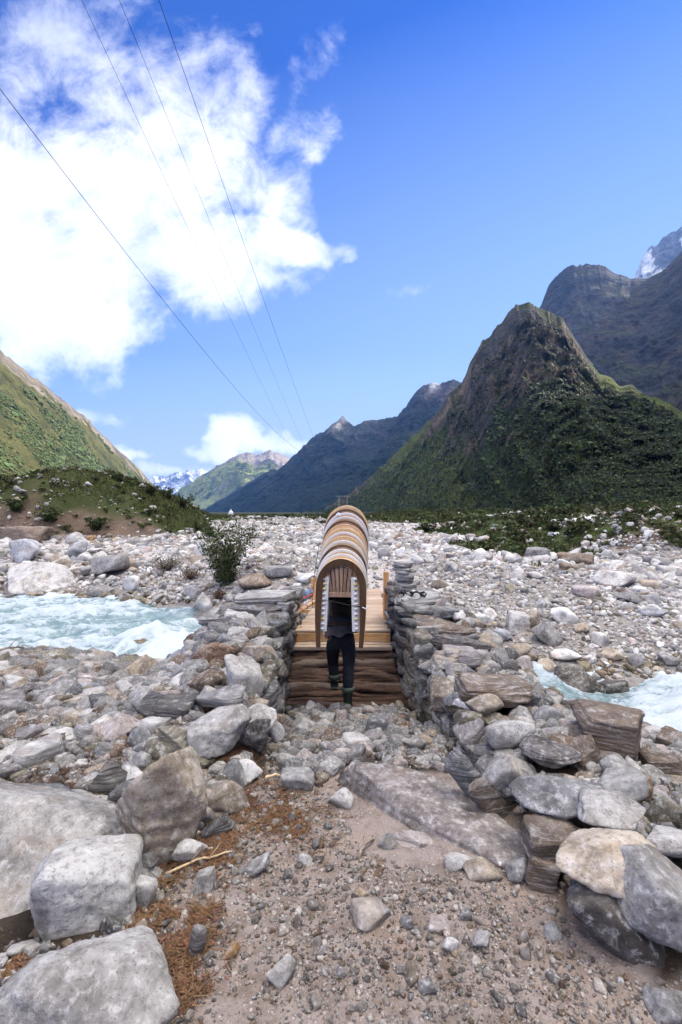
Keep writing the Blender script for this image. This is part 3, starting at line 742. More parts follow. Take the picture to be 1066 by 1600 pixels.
def forest():
    r = np.random.RandomState(11)
    P, N, v, u, px, py = main
    w = ((px > 480) & (px < 1200) & (v > .12) & (v < .97) & (py < 812)).astype(float)
    w *= 1.0*np.maximum(P[..., 1], 60)**.35
    n = fbm(P/120., 4, seed=210)
    green = sstep(n*.9+I(px, [520, 640, 720, 800, 860, 1100], [-.8, -.55, -.25, .25, .5, .6])+I(v, [0, .25, .4, .5], [-.9, -.5, -.05, 0.1]), .0, .3)
    w *= .05+green
    flat = w.ravel()/w.sum(); k = r.choice(len(flat), 46000, p=flat)
    pos = P.reshape(-1, 3)[k]+r.uniform(-1, 1, (len(k), 3))*np.array([4, 4, 0])
    d = pos[:, 1]; s = np.clip(r.lognormal(0, .35, len(k))*I(d, [100, 150, 300, 900, 1500], [.6, .8, 1.5, 4.8, 8]), .4, 11)
    tint = np.array([[.022, .031, .010]])*r.uniform(.4, 1.9, (len(k), 1))*r.uniform(.85, 1.15, (len(k), 3))
    con = r.rand(len(k)) < .55
    pos[:, 2] -= s*.1
    scatter_mesh('forest', [conifer(1), conifer(2), conifer(3)], pos[con], s[con], r.rand(con.sum())*6.3, tint[con], 'leaf', 'dark conifer forest covering the lower mountain slope')
    c2 = ~con; s2 = s[c2]*.42
    scatter_mesh('slope_scrub', [shrub_proto(4), shrub_proto(5), shrub_proto(6)], pos[c2], s2, r.rand(c2.sum())*6.3, tint[c2]*np.array([1.35, 1.45, 1.2]), 'leaf', 'rounded green scrub on the mountain slopes')
    P, N, v, u, px, py = left
    w = ((px > -120) & (px < 260) & (v > .06) & (v < .97)).astype(float)*sstep(fbm(P/150., 4, seed=220)+I(v, [0, .3, .8], [-.3, .0, .4]), -.1, .25)
    flat = w.ravel()/w.sum(); k = r.choice(len(flat), 16000, p=flat); pos = P.reshape(-1, 3)[k]
    s = np.clip(r.lognormal(0, .4, len(k))*I(pos[:, 1], [300, 900, 2000], [1.0, 2.4, 4.5]), .7, 7); pos[:, 2] -= s*.3
    tint = np.array([[.065, .09, .028]])*r.uniform(.6, 1.5, (len(k), 1))*r.uniform(.9, 1.1, (len(k), 3))
    scatter_mesh('hillside_scrub', [shrub_proto(7), shrub_proto(8)], pos, s, r.rand(len(k))*6.3, tint, 'leaf', 'green scrub on the sunlit valley side')
forest()
# ------------------------------------------------------------------ rocks
def rock_shape(seed, kind, level):
    """unit rock (about -1..1 on every axis): a polyhedron of fracture planes, rounded and roughened"""
    r = np.random.RandomState(seed*7+13); V, T = ICO[level]; V = V.copy()
    if kind == 'round':
        n = 13; N = r.normal(size=(n, 3)); d = r.uniform(.80, 1.08, n); p = 12; amp = .055
    elif kind == 'boxy':
        N = np.concatenate([np.eye(3), -np.eye(3)])+r.normal(size=(6, 3))*.16; d = r.uniform(.80, .95, 6)
        N = np.concatenate([N, r.normal(size=(6, 3))]); d = np.r_[d, r.uniform(.92, 1.08, 6)]; p = 15; amp = .06
    elif kind == 'angular':
        n = 10; N = r.normal(size=(n, 3)); d = r.uniform(.62, 1.0, n); p = 34; amp = .045
    elif kind == 'block':
        N = np.concatenate([np.eye(3), -np.eye(3)])+r.normal(size=(6, 3))*.13; d = r.uniform(.78, .95, 6)
        N = np.concatenate([N, r.normal(size=(4, 3))]); d = np.r_[d, r.uniform(.95, 1.12, 4)]; p = 42; amp = .04
    else:  # slab
        a = np.sort(r.uniform(0, 2*math.pi, 7)); N = np.stack([np.cos(a), np.sin(a), r.normal(size=7)*.22], -1); d = r.uniform(.72, 1.02, 7)
        N = np.concatenate([N, [[r.normal()*.08, r.normal()*.08, 1], [r.normal()*.08, r.normal()*.08, -1]]]); d = np.r_[d, .62, .62]; p = 46; amp = .035
    N /= np.linalg.norm(N, axis=1)[:, None]
    W = V + (0 if level < 3 else .05*np.stack([fbm(V*2.2+k*7.7, 3, seed=seed+k) for k in range(3)], -1))
    W /= np.linalg.norm(W, axis=1)[:, None]
    q = np.clip(W @ N.T, 0, None)/d
    rad = 1/(np.sum(q**p, 1)**(1./p)+1e-6); rad = np.minimum(rad, 1.5)
    P = V*rad[:, None]
    if level >= 3:
        o = r.uniform(0, 50, 3)
        f1 = fbm(P*1.7+o, 4, .55, seed=seed); f2 = fbm(P*5.5+o, 4, .6, seed=seed+5, ridged=True)
        P = P*(1+amp*1.5*f1+amp*.75*f2)[:, None]
        if level >= 4: P = P*(1+.013*fbm(P*17+o, 4, .6, seed=seed+8))[:, None]
        if kind == 'slab' or seed % 5 == 0:
            lay = vnoise(np.stack([P[:, 0]*.3+o[0], P[:, 1]*.3, P[:, 2]*9], -1), seed)+.5*vnoise(np.stack([P[:, 0]*.6, P[:, 1]*.6, P[:, 2]*21], -1), seed+1)
            P[:, :2] *= (1+.05*np.round(lay*2.2)/2.2)[:, None]
    else:
        P = P*(1+.10*vnoise(P*1.9+seed, seed))[:, None]
    P -= (P.max(0)+P.min(0))/2; P /= (P.max(0)-P.min(0))/2
    return P, T

TINTS = {'pale': (.44, .425, .41), 'white': (.58, .57, .56), 'grey': (.27, .262, .258), 'tan': (.36, .30, .235), 'brown': (.20, .145, .105), 'dark': (.095, .085, .08), 'slate': (.19, .19, .195),
         'purple': (.23, .208, .208), 'olive': (.22, .20, .15), 'rust': (.22, .125, .075), 'orange': (.40, .24, .12), 'pink': (.44, .38, .36), 'blue': (.30, .31, .335), 'wet': (.08, .065, .045), 'wetbrown': (.15, .11, .05)}
WORD = {'pale': 'pale grey', 'white': 'whitish', 'grey': 'mid grey', 'tan': 'tan', 'brown': 'brown', 'dark': 'dark', 'slate': 'slate grey', 'purple': 'purplish grey', 'olive': 'olive grey', 'rust': 'rusty brown', 'orange': 'orange brown',
        'pink': 'pinkish', 'blue': 'blue grey', 'wet': 'dark wet', 'wetbrown': 'wet brown'}
ROCKS = []     # every single rock: dict(x, y, z, r, px, py, w, h, col, kind, obj)
def euler_m(rx, ry, rz):
    return np.array((Matrix.Rotation(rz, 3, 'Z') @ Matrix.Rotation(ry, 3, 'Y') @ Matrix.Rotation(rx, 3, 'X')))
def add_rock(name, c, dims, kind, col, seed, roll=0, yaw=0, pitch=0, mat=None, level=None, tintmul=None, px=None, label=None, group=None, short=None):
    wpx = dims[0]*F/c[1]*2
    if level is None: level = 5 if wpx > 95 else 4 if wpx > 26 else 3
    P, T = rock_shape(seed, kind, level)
    M = euler_m(pitch, roll, yaw)
    V = (P*np.array(dims)) @ M.T
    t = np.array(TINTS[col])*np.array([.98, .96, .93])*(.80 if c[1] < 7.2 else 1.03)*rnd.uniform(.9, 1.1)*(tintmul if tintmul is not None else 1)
    if mat is None: mat = 'slate' if (kind == 'slab' or (kind == 'block' and col in ('brown', 'purple', 'dark'))) else ('wet_rock' if col.startswith('wet') else 'rock')
    o = mesh_np(name, V, T, mat, tint=t)
    o.location = c
    d = dict(x=c[0], y=c[1], z=c[2], r=max(dims[0], dims[1]), hz=dims[2], px=533+F*c[0]/c[1], py=800-F*(c[2]-CAMZ)/c[1], w=wpx, h=dims[2]*F/c[1]*2, col=col, kind=kind, obj=o, short=short, name=name)
    ROCKS.append(d)
    tag(o, label, {'boulder': 'boulder', 'stone': 'stone', 'stone_slab': 'stone slab', 'wall_stone': 'stone', 'cobble': 'stone'}.get(name, 'stone'), group)
    return o
def hero(cx, cy, w, h, kind, col, label=None, roll=0, name='boulder', lift=None, Y=None, seed=None, depth=.8, yaw=None, short=None, mat=None, tintmul=None):
    """a rock that shows in the photograph at (cx, cy) with size w x h px, resting on the ground or pile there"""
    seed = seed if seed is not None else int(cx*13+cy*7) % 9973
    u, v = uvpx(cx, cy); ta = max(-v, .02)
    def dims(Yd):
        hw = w*Yd/F/2; hh = h*Yd/F/2
        ry = min(depth*hw, .80*hh/ta); rz = math.sqrt(max(hh*hh-(ta*ry)**2, (.30*hh)**2))
        return hw, ry, rz
    if Y is None:
        ys = _YS; hh = h*ys/F/2; ry = np.minimum(depth*w*ys/F/2, .8*hh/ta); rz = np.sqrt(np.maximum(hh**2-(ta*ry)**2, (.3*hh)**2))
        g = H(u*ys, ys)+(rz*.55 if lift is None else lift)
        z = CAMZ+v*ys; k = int(np.argmax(z < g)); Y = ys[k]
    hw, ry, rz = dims(Y)
    c = (u*Y, Y, CAMZ+v*Y)
    return add_rock(name, c, (hw, ry, rz), kind, col, seed, roll=R(roll), yaw=0 if yaw is None else R(yaw), label=label, short=short, mat=mat, tintmul=tintmul)

hero(150, 1545, 285, 235, 'round', 'pale', 'huge rounded pale grey boulder filling the lower corner beside the orange litter', short='the huge corner boulder', seed=11, tintmul=.95)
add_rock('boulder', (-1.03, 1.95, .05), (.225, .165, .165), 'boxy', 'white', 77, roll=R(12), yaw=R(20), pitch=R(12), level=5, tintmul=.85, label='flat topped whitish boulder with dark lichen flecks in front of the leaning boulder', short='the flat topped white boulder')
add_rock('boulder', (-1.42, 1.72, -.16), (.30, .20, .16), 'angular', 'slate', 78, roll=R(4), yaw=R(-20), level=5, label='shadowed grey rock sunk between the bedrock slab and the corner boulder')
add_rock('stone', (-1.05, 1.70, -.08), (.12, .09, .07), 'angular', 'olive', 79, yaw=R(50), level=4, label='olive stone wedged under the flat topped white boulder')
add_rock('boulder', (-1.66, 2.18, -.13), (.74, .60, .35), 'round', 'pale', 8, roll=R(-10), yaw=R(15), pitch=R(14), level=5, tintmul=.8, label='broad sloping grey and tan bedrock slab at the edge of the photo', short='the sloping bedrock slab')
hero(250, 1270, 140, 225, 'angular', 'tan', 'tall leaning tan grey boulder with a sharp flat top', roll=14, short='the tall leaning boulder', depth=.8, seed=5, tintmul=.92)
hero(347, 1249, 92, 72, 'angular', 'tan', 'squat mottled tan boulder to the right of the tall leaning boulder', short='the squat mottled boulder', tintmul=.9)
hero(344, 1137, 97, 73, 'round', 'pale', 'smooth oval pale grey boulder perched on the bank pile', short='the perched oval boulder', lift=.14)
hero(298, 1168, 120, 40, 'slab', 'olive', 'long squared slab lying diagonally under the perched oval boulder', roll=32, name='stone_slab', short='the diagonal squared slab', lift=.05, depth=.5, tintmul=1.2)
hero(262, 1172, 66, 48, 'round', 'olive', 'olive grey boulder topped with orange needles above the tall leaning boulder', short='the olive boulder')
hero(382, 1062, 56, 92, 'angular', 'pale', 'pointed cream boulder standing upright on the left wall end', roll=-14, short='the pointed cream boulder', lift=.14, seed=17)
hero(398, 1152, 48, 62, 'angular', 'dark', 'dark stone beside the perched oval boulder', short='the dark stone by the oval boulder', lift=.1)
hero(428, 1146, 34, 46, 'round', 'white', 'bright white stone touching the dark stone at the foot of the left wall', name='stone', lift=.08)
hero(385, 1205, 55, 42, 'angular', 'white', 'white stone with rusty stain and orange needles on top', name='stone', short='the rusty white stone')
hero(368, 1215, 46, 50, 'angular', 'slate', 'grey broken stone leaning against the rusty white stone', name='stone', roll=30)
hero(345, 1090, 84, 34, 'slab', 'grey', 'flat grey slab wedged above the perched oval boulder', name='stone_slab', roll=-8, lift=.12, short='the wedged grey slab')
hero(322, 1066, 66, 42, 'angular', 'brown', 'dark brown broken boulder with a pale flank above the wedged grey slab', lift=.1, short='the dark brown broken boulder')
hero(335, 1022, 72, 44, 'round', 'rust', 'rusty brown mossy boulder on the left wall shoulder', lift=.1, short='the rusty mossy boulder')
hero(300, 1048, 60, 40, 'round', 'grey', 'greyish domed boulder on the bank just above the water', lift=.05)
hero(218, 1049, 68, 54, 'angular', 'tan', 'large tan boulder standing at the edge of the left rapids', short='the tan riverside boulder', seed=3)
hero(80, 1029, 68, 32, 'round', 'olive', 'mossy olive brown boulder at the waterline of the left rapids', short='the mossy waterline boulder')
hero(213, 1222, 48, 56, 'round', 'white', 'smooth white stone tucked behind the tall leaning boulder', name='stone')
hero(180, 1222, 50, 66, 'slab', 'dark', 'dark slate shard standing on edge beside the smooth white stone', name='stone_slab', roll=-50)
hero(52, 1252, 125, 48, 'slab', 'slate', 'wide slate slab lying just behind the sloping bedrock slab', name='stone_slab', roll=3, short='the wide slate slab')
hero(138, 1147, 96, 32, 'round', 'blue', 'long flat blue grey stone above the dark needle patch', name='stone', roll=-6, short='the long blue grey stone', tintmul=1.15)
hero(42, 1152, 86, 26, 'slab', 'brown', 'long reddish brown slab on the left bank', name='stone_slab', roll=-5, short='the long reddish slab')
hero(119, 1124, 52, 30, 'round', 'tan', 'rounded cream tan stone above the long blue grey stone', name='stone', roll=-14)
hero(176, 1120, 48, 22, 'round', 'slate', 'dark banded oval stone right of the cream tan stone', name='stone')
hero(218, 1156, 44, 46, 'round', 'slate', 'rounded slate coloured stone with crossing veins left of the olive boulder', name='stone', roll=-30)
hero(247, 1110, 44, 62, 'slab', 'slate', 'upright slate shard among the bank stones', name='stone_slab', roll=-62)
hero(220, 1096, 40, 22, 'round', 'pale', 'egg shaped pale stone above the upright slate shard', name='stone')
hero(273, 1112, 62, 46, 'block', 'dark', 'dark square boulder behind the olive boulder', lift=.06)
hero(174, 1094, 40, 34, 'angular', 'tan', 'pyramid shaped tan stone on the bank below the tan riverside boulder', name='stone')
hero(135, 1080, 44, 30, 'round', 'blue', 'pale blue grey block on the left bank', name='stone')
hero(84, 1060, 56, 32, 'angular', 'pale', 'long pale stone just below the mossy waterline boulder', name='stone', roll=-20)
hero(34, 1108, 40, 32, 'round', 'blue', 'round bluish stone near the edge of the photo above the long reddish slab', name='stone')
hero(60, 1090, 34, 28, 'round', 'grey', 'round grey stone behind the round bluish stone', name='stone')
hero(110, 1095, 46, 26, 'round', 'pale', 'pale stone right of the round grey stone on the left bank', name='stone')
hero(20, 1058, 46, 36, 'angular', 'tan', 'buff stone at the waterline by the photo edge', name='stone')
hero(465, 1218, 54, 38, 'block', 'grey', 'squared grey stone with an orange stained face at the head of the path', name='stone', short='the squared stained stone')
hero(533, 1249, 40, 34, 'round', 'pale', 'rounded pale stone where the path meets the rubble', name='stone', short='the rounded rubble stone')
hero(475, 1183, 34, 34, 'angular', 'pink', 'pinkish white pointed stone in the rubble', name='stone')
hero(590, 1142, 38, 50, 'block', 'slate', 'dark slate block standing in the rubble below the log steps', name='stone', short='the slate block in the rubble')
hero(648, 1165, 38, 34, 'angular', 'pale', 'chunky pale stone resting against the right wall foot', name='stone')
hero(504, 1136, 36, 28, 'round', 'pale', 'rounded pale stone just in front of the log steps', name='stone')
hero(572, 1168, 34, 24, 'round', 'grey', 'grey cobble wedged by the slate block', name='stone')
hero(560, 1210, 34, 42, 'round', 'pale', 'upright whitish stone in the rubble beside the dusty path slab', name='stone')
hero(510, 1200, 40, 30, 'angular', 'grey', 'grey angular stone in the middle of the rubble', name='stone')
hero(535, 1178, 40, 26, 'round', 'pink', 'flat pinkish stone in the middle of the rubble', name='stone')
hero(470, 1140, 38, 30, 'angular', 'grey', 'grey stone at the left wall foot by the log steps', name='stone')
hero(603, 1195, 30, 26, 'round', 'slate', 'small slate grey cobble at the top of the dusty path slab', name='stone')
hero(580, 1428, 67, 58, 'round', 'pale', 'largest pale stone set in the middle of the dirt path', name='stone', short='the largest path stone', depth=.9, tintmul=.85)
hero(440, 1520, 46, 50, 'round', 'pale', 'pale stone at the bottom of the path near the huge corner boulder', name='stone', tintmul=.85)
hero(476, 1343, 26, 26, 'round', 'white', 'lone white egg sized stone on the path', name='stone')
hero(605, 1316, 30, 28, 'round', 'pale', 'round pale stone on the path below the dusty slab', name='stone')
hero(297, 1328, 50, 46, 'round', 'white', 'white stone lying in orange needles right of the tall leaning boulder', name='stone', short='the white stone in the needles')
hero(319, 1378, 32, 46, 'block', 'white', 'small oblong white stone beside the path needles', name='stone')
hero(224, 1396, 36, 56, 'block', 'white', 'white block wedged between the flat topped boulder and the needles', name='stone', roll=15)
hero(216, 1352, 30, 60, 'slab', 'grey', 'thin grey slab squeezed behind the flat topped white boulder', name='stone_slab', roll=70)
hero(392, 1358, 68, 26, 'angular', 'grey', 'low wedge of grey rock sticking out of the path', name='stone', roll=-25)
hero(336, 1298, 56, 30, 'slab', 'dark', 'black slate shard under the squat mottled boulder', name='stone_slab', roll=-25)
hero(308, 1474, 26, 62, 'slab', 'purple', 'purplish blade of slate lying on the path edge needles', name='stone_slab', roll=12)
hero(360, 1490, 30, 22, 'block', 'orange', 'small buff brown stone at the bottom of the path', name='stone', roll=-40)
hero(650, 1315, 84, 34, 'slab', 'pink', 'low whitish slab breaking the path surface below the dusty path slab', name='stone_slab', roll=14, lift=.0)
hero(715, 1345, 44, 34, 'round', 'pale', 'pale stone at the lower tip of the dusty path slab', name='stone')
hero(752, 1358, 58, 42, 'angular', 'tan', 'cream stone beside the pink scrap at the right wall foot', name='stone', short='the cream stone by the pink scrap')
hero(812, 1362, 44, 44, 'angular', 'pale', 'light stone tucked at the wall foot under the brown square boulder', name='stone')
hero(704, 1476, 30, 30, 'round', 'white', 'bright white stone on the lower path', name='stone')
hero(685, 1446, 34, 28, 'block', 'pink', 'greyish pink square stone on the lower path', name='stone')
hero(752, 1470, 32, 34, 'round', 'grey', 'dull grey stone right of the bright white path stone', name='stone')
hero(668, 1540, 32, 30, 'round', 'grey', 'grey stone near the bottom of the path', name='stone')
hero(1045, 1565, 70, 66, 'round', 'grey', 'grey stone cut by the bottom right corner of the photo', name='boulder', tintmul=.9)
# right wall and pile
hero(965, 1440, 190, 120, 'round', 'dark', 'big dark brown boulder at the foot of the right pile', roll=32, depth=.6, short='the big dark boulder', seed=23, tintmul=1.1)
hero(945, 1340, 166, 102, 'round', 'tan', 'large smooth cream boulder on top of the right pile', short='the large cream boulder', lift=.2, seed=29, tintmul=1.25)
hero(1030, 1405, 130, 150, 'round', 'grey', 'large grey boulder at the right edge under the cream boulder', short='the large right edge boulder', lift=.14, seed=37, tintmul=1.15)
hero(1035, 1312, 100, 58, 'round', 'pale', 'pale boulder behind the large cream boulder at the right edge', lift=.1)
hero(952, 1263, 116, 62, 'angular', 'pale', 'flat pale grey boulder above the large cream boulder', lift=.14, short='the flat pale boulder', seed=31)
hero(872, 1238, 150, 70, 'angular', 'slate', 'wedge shaped slate boulder with a bright upper face on the right wall', roll=4, lift=.12, short='the slate wedge', tintmul=1.25, seed=43)
hero(795, 1202, 100, 78, 'angular', 'pale', 'rounded light grey boulder on the right wall with a broken lower face', lift=.12, short='the light wall boulder', tintmul=.9, seed=47)
hero(795, 1145, 78, 58, 'round', 'pale', 'light domed boulder just above the light wall boulder', lift=.12, short='the domed wall boulder', seed=53)
hero(759, 1102, 60, 40, 'angular', 'tan', 'tan lump resting against the broad laminated slab', lift=.14, short='the tan lump')
hero(768, 1079, 116, 52, 'block', 'brown', 'broad laminated brown slab on the right wall above the rapids', roll=5, name='stone_slab', lift=.14, short='the broad laminated slab', tintmul=.85, seed=60)
hero(720, 1029, 56, 36, 'block', 'purple', 'neat lilac grey block on top of the right wall', lift=.1, short='the lilac block', tintmul=1.7)
hero(857, 1127, 48, 50, 'angular', 'slate', 'dark grey boulder at the edge of the right rapids', lift=.04, short='the dark grey rapids boulder')
hero(944, 1137, 106, 78, 'block', 'brown', 'large box shaped boulder with a brown top perched beside the right rapids', yaw=-32, roll=4, lift=.18, short='the box shaped boulder', tintmul=1.25, seed=65)
hero(930, 1180, 90, 40, 'angular', 'tan', 'cream rock under the box shaped boulder', lift=.02)
hero(862, 1176, 104, 48, 'round', 'purple', 'long dark purplish boulder between the light wall boulder and box shaped boulder', roll=6, lift=.1, short='the long purplish boulder', tintmul=.7)
hero(862, 1310, 94, 64, 'block', 'brown', 'brown square boulder left of the large cream boulder', roll=8, lift=.12, short='the brown square boulder', tintmul=.8)
hero(848, 1368, 56, 68, 'block', 'brown', 'dull brown slab standing under the brown square boulder', roll=10, name='stone_slab')
hero(1001, 1236, 30, 56, 'slab', 'orange', 'thin orange brown splinter of rock standing among the right bank rocks', roll=58, name='stone_slab', mat='slate')
hero(968, 1199, 60, 44, 'angular', 'grey', 'grey broken rock behind the orange splinter', lift=.06)
hero(1035, 1200, 64, 52, 'block', 'brown', 'brown laminated rock at the right edge by the rapids', lift=.06, tintmul=.9)
hero(1000, 1168, 66, 28, 'slab', 'pink', 'thin pale slab lying at the waterline right of the box shaped boulder', name='stone_slab')
hero(1042, 1268, 66, 58, 'round', 'olive', 'mottled olive grey boulder at the right edge', lift=.06)
hero(735, 1220, 40, 110, 'slab', 'slate', 'long slate slab leaning up against the right wall beside the dusty path slab', name='stone_slab', roll=-38, lift=.12, tintmul=1.1)
hero(768, 1250, 44, 90, 'slab', 'brown', 'brown slate slab propped below the light wall boulder', name='stone_slab', roll=-44, lift=.08, tintmul=.8)
hero(742, 1170, 64, 36, 'angular', 'dark', 'dark angular stone under the domed wall boulder', name='stone', lift=.1)
hero(738, 1134, 56, 50, 'angular', 'olive', 'dark olive angular boulder below the tan lump', lift=.1, tintmul=.7)
hero(713, 1104, 42, 56, 'angular', 'slate', 'bluish white faced stone beside the broad laminated slab', name='stone', lift=.1, roll=20, tintmul=1.3)
hero(905, 1064, 84, 62, 'angular', 'wet', 'black wet rocky outcrop standing in the right rapids', mat='wet_rock', lift=.1, short='the black wet outcrop', seed=71)
hero(872, 1062, 70, 36, 'slab', 'wet', 'dark sloping wet rock joined to the outcrop in the rapids', roll=-28, lift=.08, name='stone_slab', mat='wet_rock')
hero(958, 1077, 42, 34, 'block', 'wet', 'dark wet block at the far edge of the right rapids', mat='wet_rock', lift=.06)
hero(868, 1092, 100, 18, 'round', 'wetbrown', 'low wet brown rock with water washing over it', mat='wet_rock', lift=.02)
hero(226, 1003, 66, 26, 'round', 'wetbrown', 'rock washed by foam in the middle of the left rapids', mat='wet_rock', Y=9.2, short='the foam washed rock')
# across the river
hero(66, 908, 120, 60, 'angular', 'pale', 'great white wedge of rock with a dark wet underside across the river', lift=.1, short='the great white wedge', seed=83, roll=8, tintmul=1.15)
hero(42, 865, 52, 48, 'angular', 'blue', 'pale bluish boulder behind the great white wedge', tintmul=1.35)
hero(45, 838, 78, 34, 'block', 'brown', 'flat topped brown boulder across the river under the grassy mound', short='the flat brown boulder', tintmul=1.3)
hero(120, 845, 34, 28, 'round', 'pale', 'pale rounded boulder under the mound behind the paired boulders')
hero(118, 863, 36, 34, 'round', 'blue', 'smooth light bluish boulder, larger of a pair across the river', tintmul=1.35, short='the paired boulders')
hero(134, 874, 34, 24, 'round', 'white', 'white oval boulder touching the smooth bluish one across the river')
hero(97, 887, 28, 30, 'angular', 'tan', 'cream pointed boulder right of the great white wedge')
hero(143, 845, 13, 18, 'block', 'orange', 'small orange stained stone beside the paired boulders', name='stone', tintmul=1.2)
hero(172, 884, 62, 34, 'angular', 'grey', 'grey angular boulder halfway along the far bank', roll=-30)
hero(205, 912, 30, 26, 'angular', 'white', 'bright white angular boulder on the far bank near the shrub')
hero(318, 941, 34, 32, 'angular', 'pale', 'pale wedge boulder at the far waterline below the tall shrub', tintmul=1.2)
hero(148, 925, 26, 18, 'round', 'grey', 'grey stone at the far waterline right of the white wedge', name='stone')
hero(320, 862, 44, 40, 'round', 'white', 'whitish boulder behind the tall shrub', tintmul=.9)
hero(836, 868, 40, 26, 'block', 'grey', 'lone dark grey boulder far out on the gravel plain', short='the lone dark boulder', tintmul=.7)
hero(905, 875, 52, 22, 'round', 'brown', 'low brown boulder right of the lone dark boulder', tintmul=.9)
hero(706, 887, 22, 22, 'angular', 'white', 'white upright stone far across the gravel', name='stone')
hero(652, 876, 22, 18, 'angular', 'white', 'white pointed stone behind the stacked stone pillar', name='stone')
hero(809, 898, 24, 22, 'round', 'pale', 'round pale boulder on the gravel plain below the lone dark boulder')
hero(838, 899, 30, 14, 'round', 'pale', 'flat oval pale boulder below the lone dark boulder')
for k, (cx, cy, w, h, kd, cl, tx) in enumerate([
    (745, 972, 32, 26, 'round', 'white', 'white rounded boulder on the slope behind the right wall'), (765, 963, 22, 26, 'angular', 'white', 'bright white boulder with a broken top on the slope behind the wall'),
    (784, 993, 30, 20, 'round', 'blue', 'bluish white oval boulder on the gravel slope'), (808, 972, 34, 34, 'block', 'pale', 'squarish pale boulder in the middle of the gravel slope'),
    (832, 970, 28, 34, 'angular', 'tan', 'tan boulder beside the squarish pale one on the gravel slope'), (855, 990, 44, 44, 'angular', 'grey', 'grey angular boulder halfway down the gravel slope'),
    (880, 962, 42, 30, 'round', 'white', 'big white sloping boulder at the top of the gravel slope'), (910, 982, 26, 18, 'angular', 'tan', 'cream brown boulder right of the big white sloping boulder'),
    (884, 1024, 44, 20, 'round', 'white', 'elongated white boulder low on the far bank'), (858, 1041, 38, 20, 'round', 'tan', 'elongated tan boulder just above the wet outcrop'),
    (820, 1043, 32, 36, 'angular', 'pink', 'pinkish square boulder at the far waterline behind the wall'), (848, 1058, 22, 16, 'round', 'blue', 'small bluish oval boulder beside the wet outcrop'),
    (955, 1023, 32, 20, 'angular', 'tan', 'buff boulder above the right rapids'), (993, 1032, 22, 26, 'angular', 'grey', 'grey brown boulder above the right rapids near the edge'),
    (938, 1000, 26, 26, 'round', 'pale', 'pale boulder above the buff boulder by the right rapids'), (1045, 1030, 30, 22, 'round', 'grey', 'smooth grey boulder at the right edge of the far bank'),
    (1012, 958, 46, 20, 'round', 'blue', 'long bluish white boulder near the right edge of the gravel'), (985, 935, 50, 22, 'angular', 'grey', 'rough grey boulder on the gravel below the scrub bank'),
    (918, 925, 38, 22, 'round', 'pink', 'low pinkish boulder in the middle of the gravel plain'), (960, 905, 60, 26, 'angular', 'pale', 'sandy pale rock hump below the scrub bank'),
    (716, 965, 26, 22, 'angular', 'white', 'whitish lump right behind the wall top'), (436, 893, 44, 20, 'round', 'grey', 'greyish flat boulder at the foot of the gravel heap'), (478, 905, 32, 20, 'round', 'white', 'smooth white boulder left of the carried chairs'),
    (455, 897, 20, 10, 'round', 'tan', 'small tan boulder beside the smooth white one'), (400, 908, 50, 22, 'angular', 'brown', 'brown rock below the gravel heap near the shrub')]):
    hero(cx, cy, w*1.05, h*1.05, kd, cl, tx, tintmul=1.15 if cl in ('white', 'pale') else 1.0)

# ---- dry stone faces of the two approach walls: every stone its own
def wall_face(side, y0, y1, top, base, xf, n_seed):
    r = np.random.RandomState(n_seed); y = y0
    z_levels = np.arange(-.85, .62, .085); k = 0
    for zi, z in enumerate(z_levels):
        y = y0+r.uniform(0, .2)
        while y < y1:
            L = r.uniform(.14, .44)*(1.15 if z > .2 else 1); hgt = r.uniform(.075, .15)
            yc = y+L/2; zt = float(I(yc, *top)); zb = float(I(yc, *base))
            if zb-.05 < z < zt-.02:
                bx = float(xf(yc)); off = r.uniform(-.03, .035)
                dx = r.uniform(.09, .16)
                c = (bx+side*(dx*.55+off), yc, z+hgt/2+r.uniform(-.01, .01))
                col = r.choice(['grey', 'slate', 'purple', 'olive', 'brown', 'pale', 'tan', 'dark'], p=[.19, .18, .12, .12, .13, .08, .06, .12])
                kd = r.choice(['slab', 'angular', 'block', 'round'], p=[.50, .22, .26, .02])
                add_rock('wall_stone', c, (dx, L*.56, hgt*.66), kd, str(col), 500+n_seed*31+k, yaw=r.normal()*.16, roll=r.normal()*.16-side*.1, pitch=r.normal()*.18, level=3 if yc > 5 else 4, tintmul=r.uniform(.55, .95),
                         group='rough stones of the dry stone approach walls')
                k += 1
            y += L*r.uniform(.86, 1.0)
wall_face(1, 2.5, 6.95, ([2.4, 3, 4, 5, 6, 6.9], [.08, .10, .08, .2, .42, .46]), ([2.4, 3.4, 5.2, 6.9], [-.05, -.2, -.64, -.8]), fr, 3)
wall_face(-1, 3.9, 6.95, ([3.8, 4.5, 5.3, 6.2, 6.9], [.04, .16, .3, .42, .44]), ([3.8, 5.2, 6.9], [-.3, -.66, -.8]), fl, 4)
# cap slabs
def slab(x, y, z, dx, dy, dz, col, label, yaw=0, roll=0, pitch=0, seed=1, tintmul=1.0, mat=None, short=None):
    add_rock('stone_slab', (x, y, z), (dx, dy, dz), 'slab', col, seed, yaw=R(yaw), roll=R(roll), pitch=R(pitch), label=label, level=5, tintmul=tintmul, mat=mat, short=short)
slab(.98, 6.1, .49, .36, .30, .045, 'pale', 'broad pale cap slab carrying the black strap on the right wall', 12, 1, 3, 201, 1.0, short='the pale cap slab')
slab(1.05, 5.75, .40, .42, .20, .045, 'slate', 'dark slate slab directly under the pale cap slab', -4, 2, 3, 202, .9)
slab(1.15, 5.35, .30, .38, .22, .05, 'brown', 'brown tilted slab on the right wall behind the lilac block', -14, 8, 6, 203, .9)
slab(1.25, 4.95, .21, .32, .16, .07, 'dark', 'dark rounded slab on the right wall next to the lilac block', 8, 10, 0, 204, 1.2)
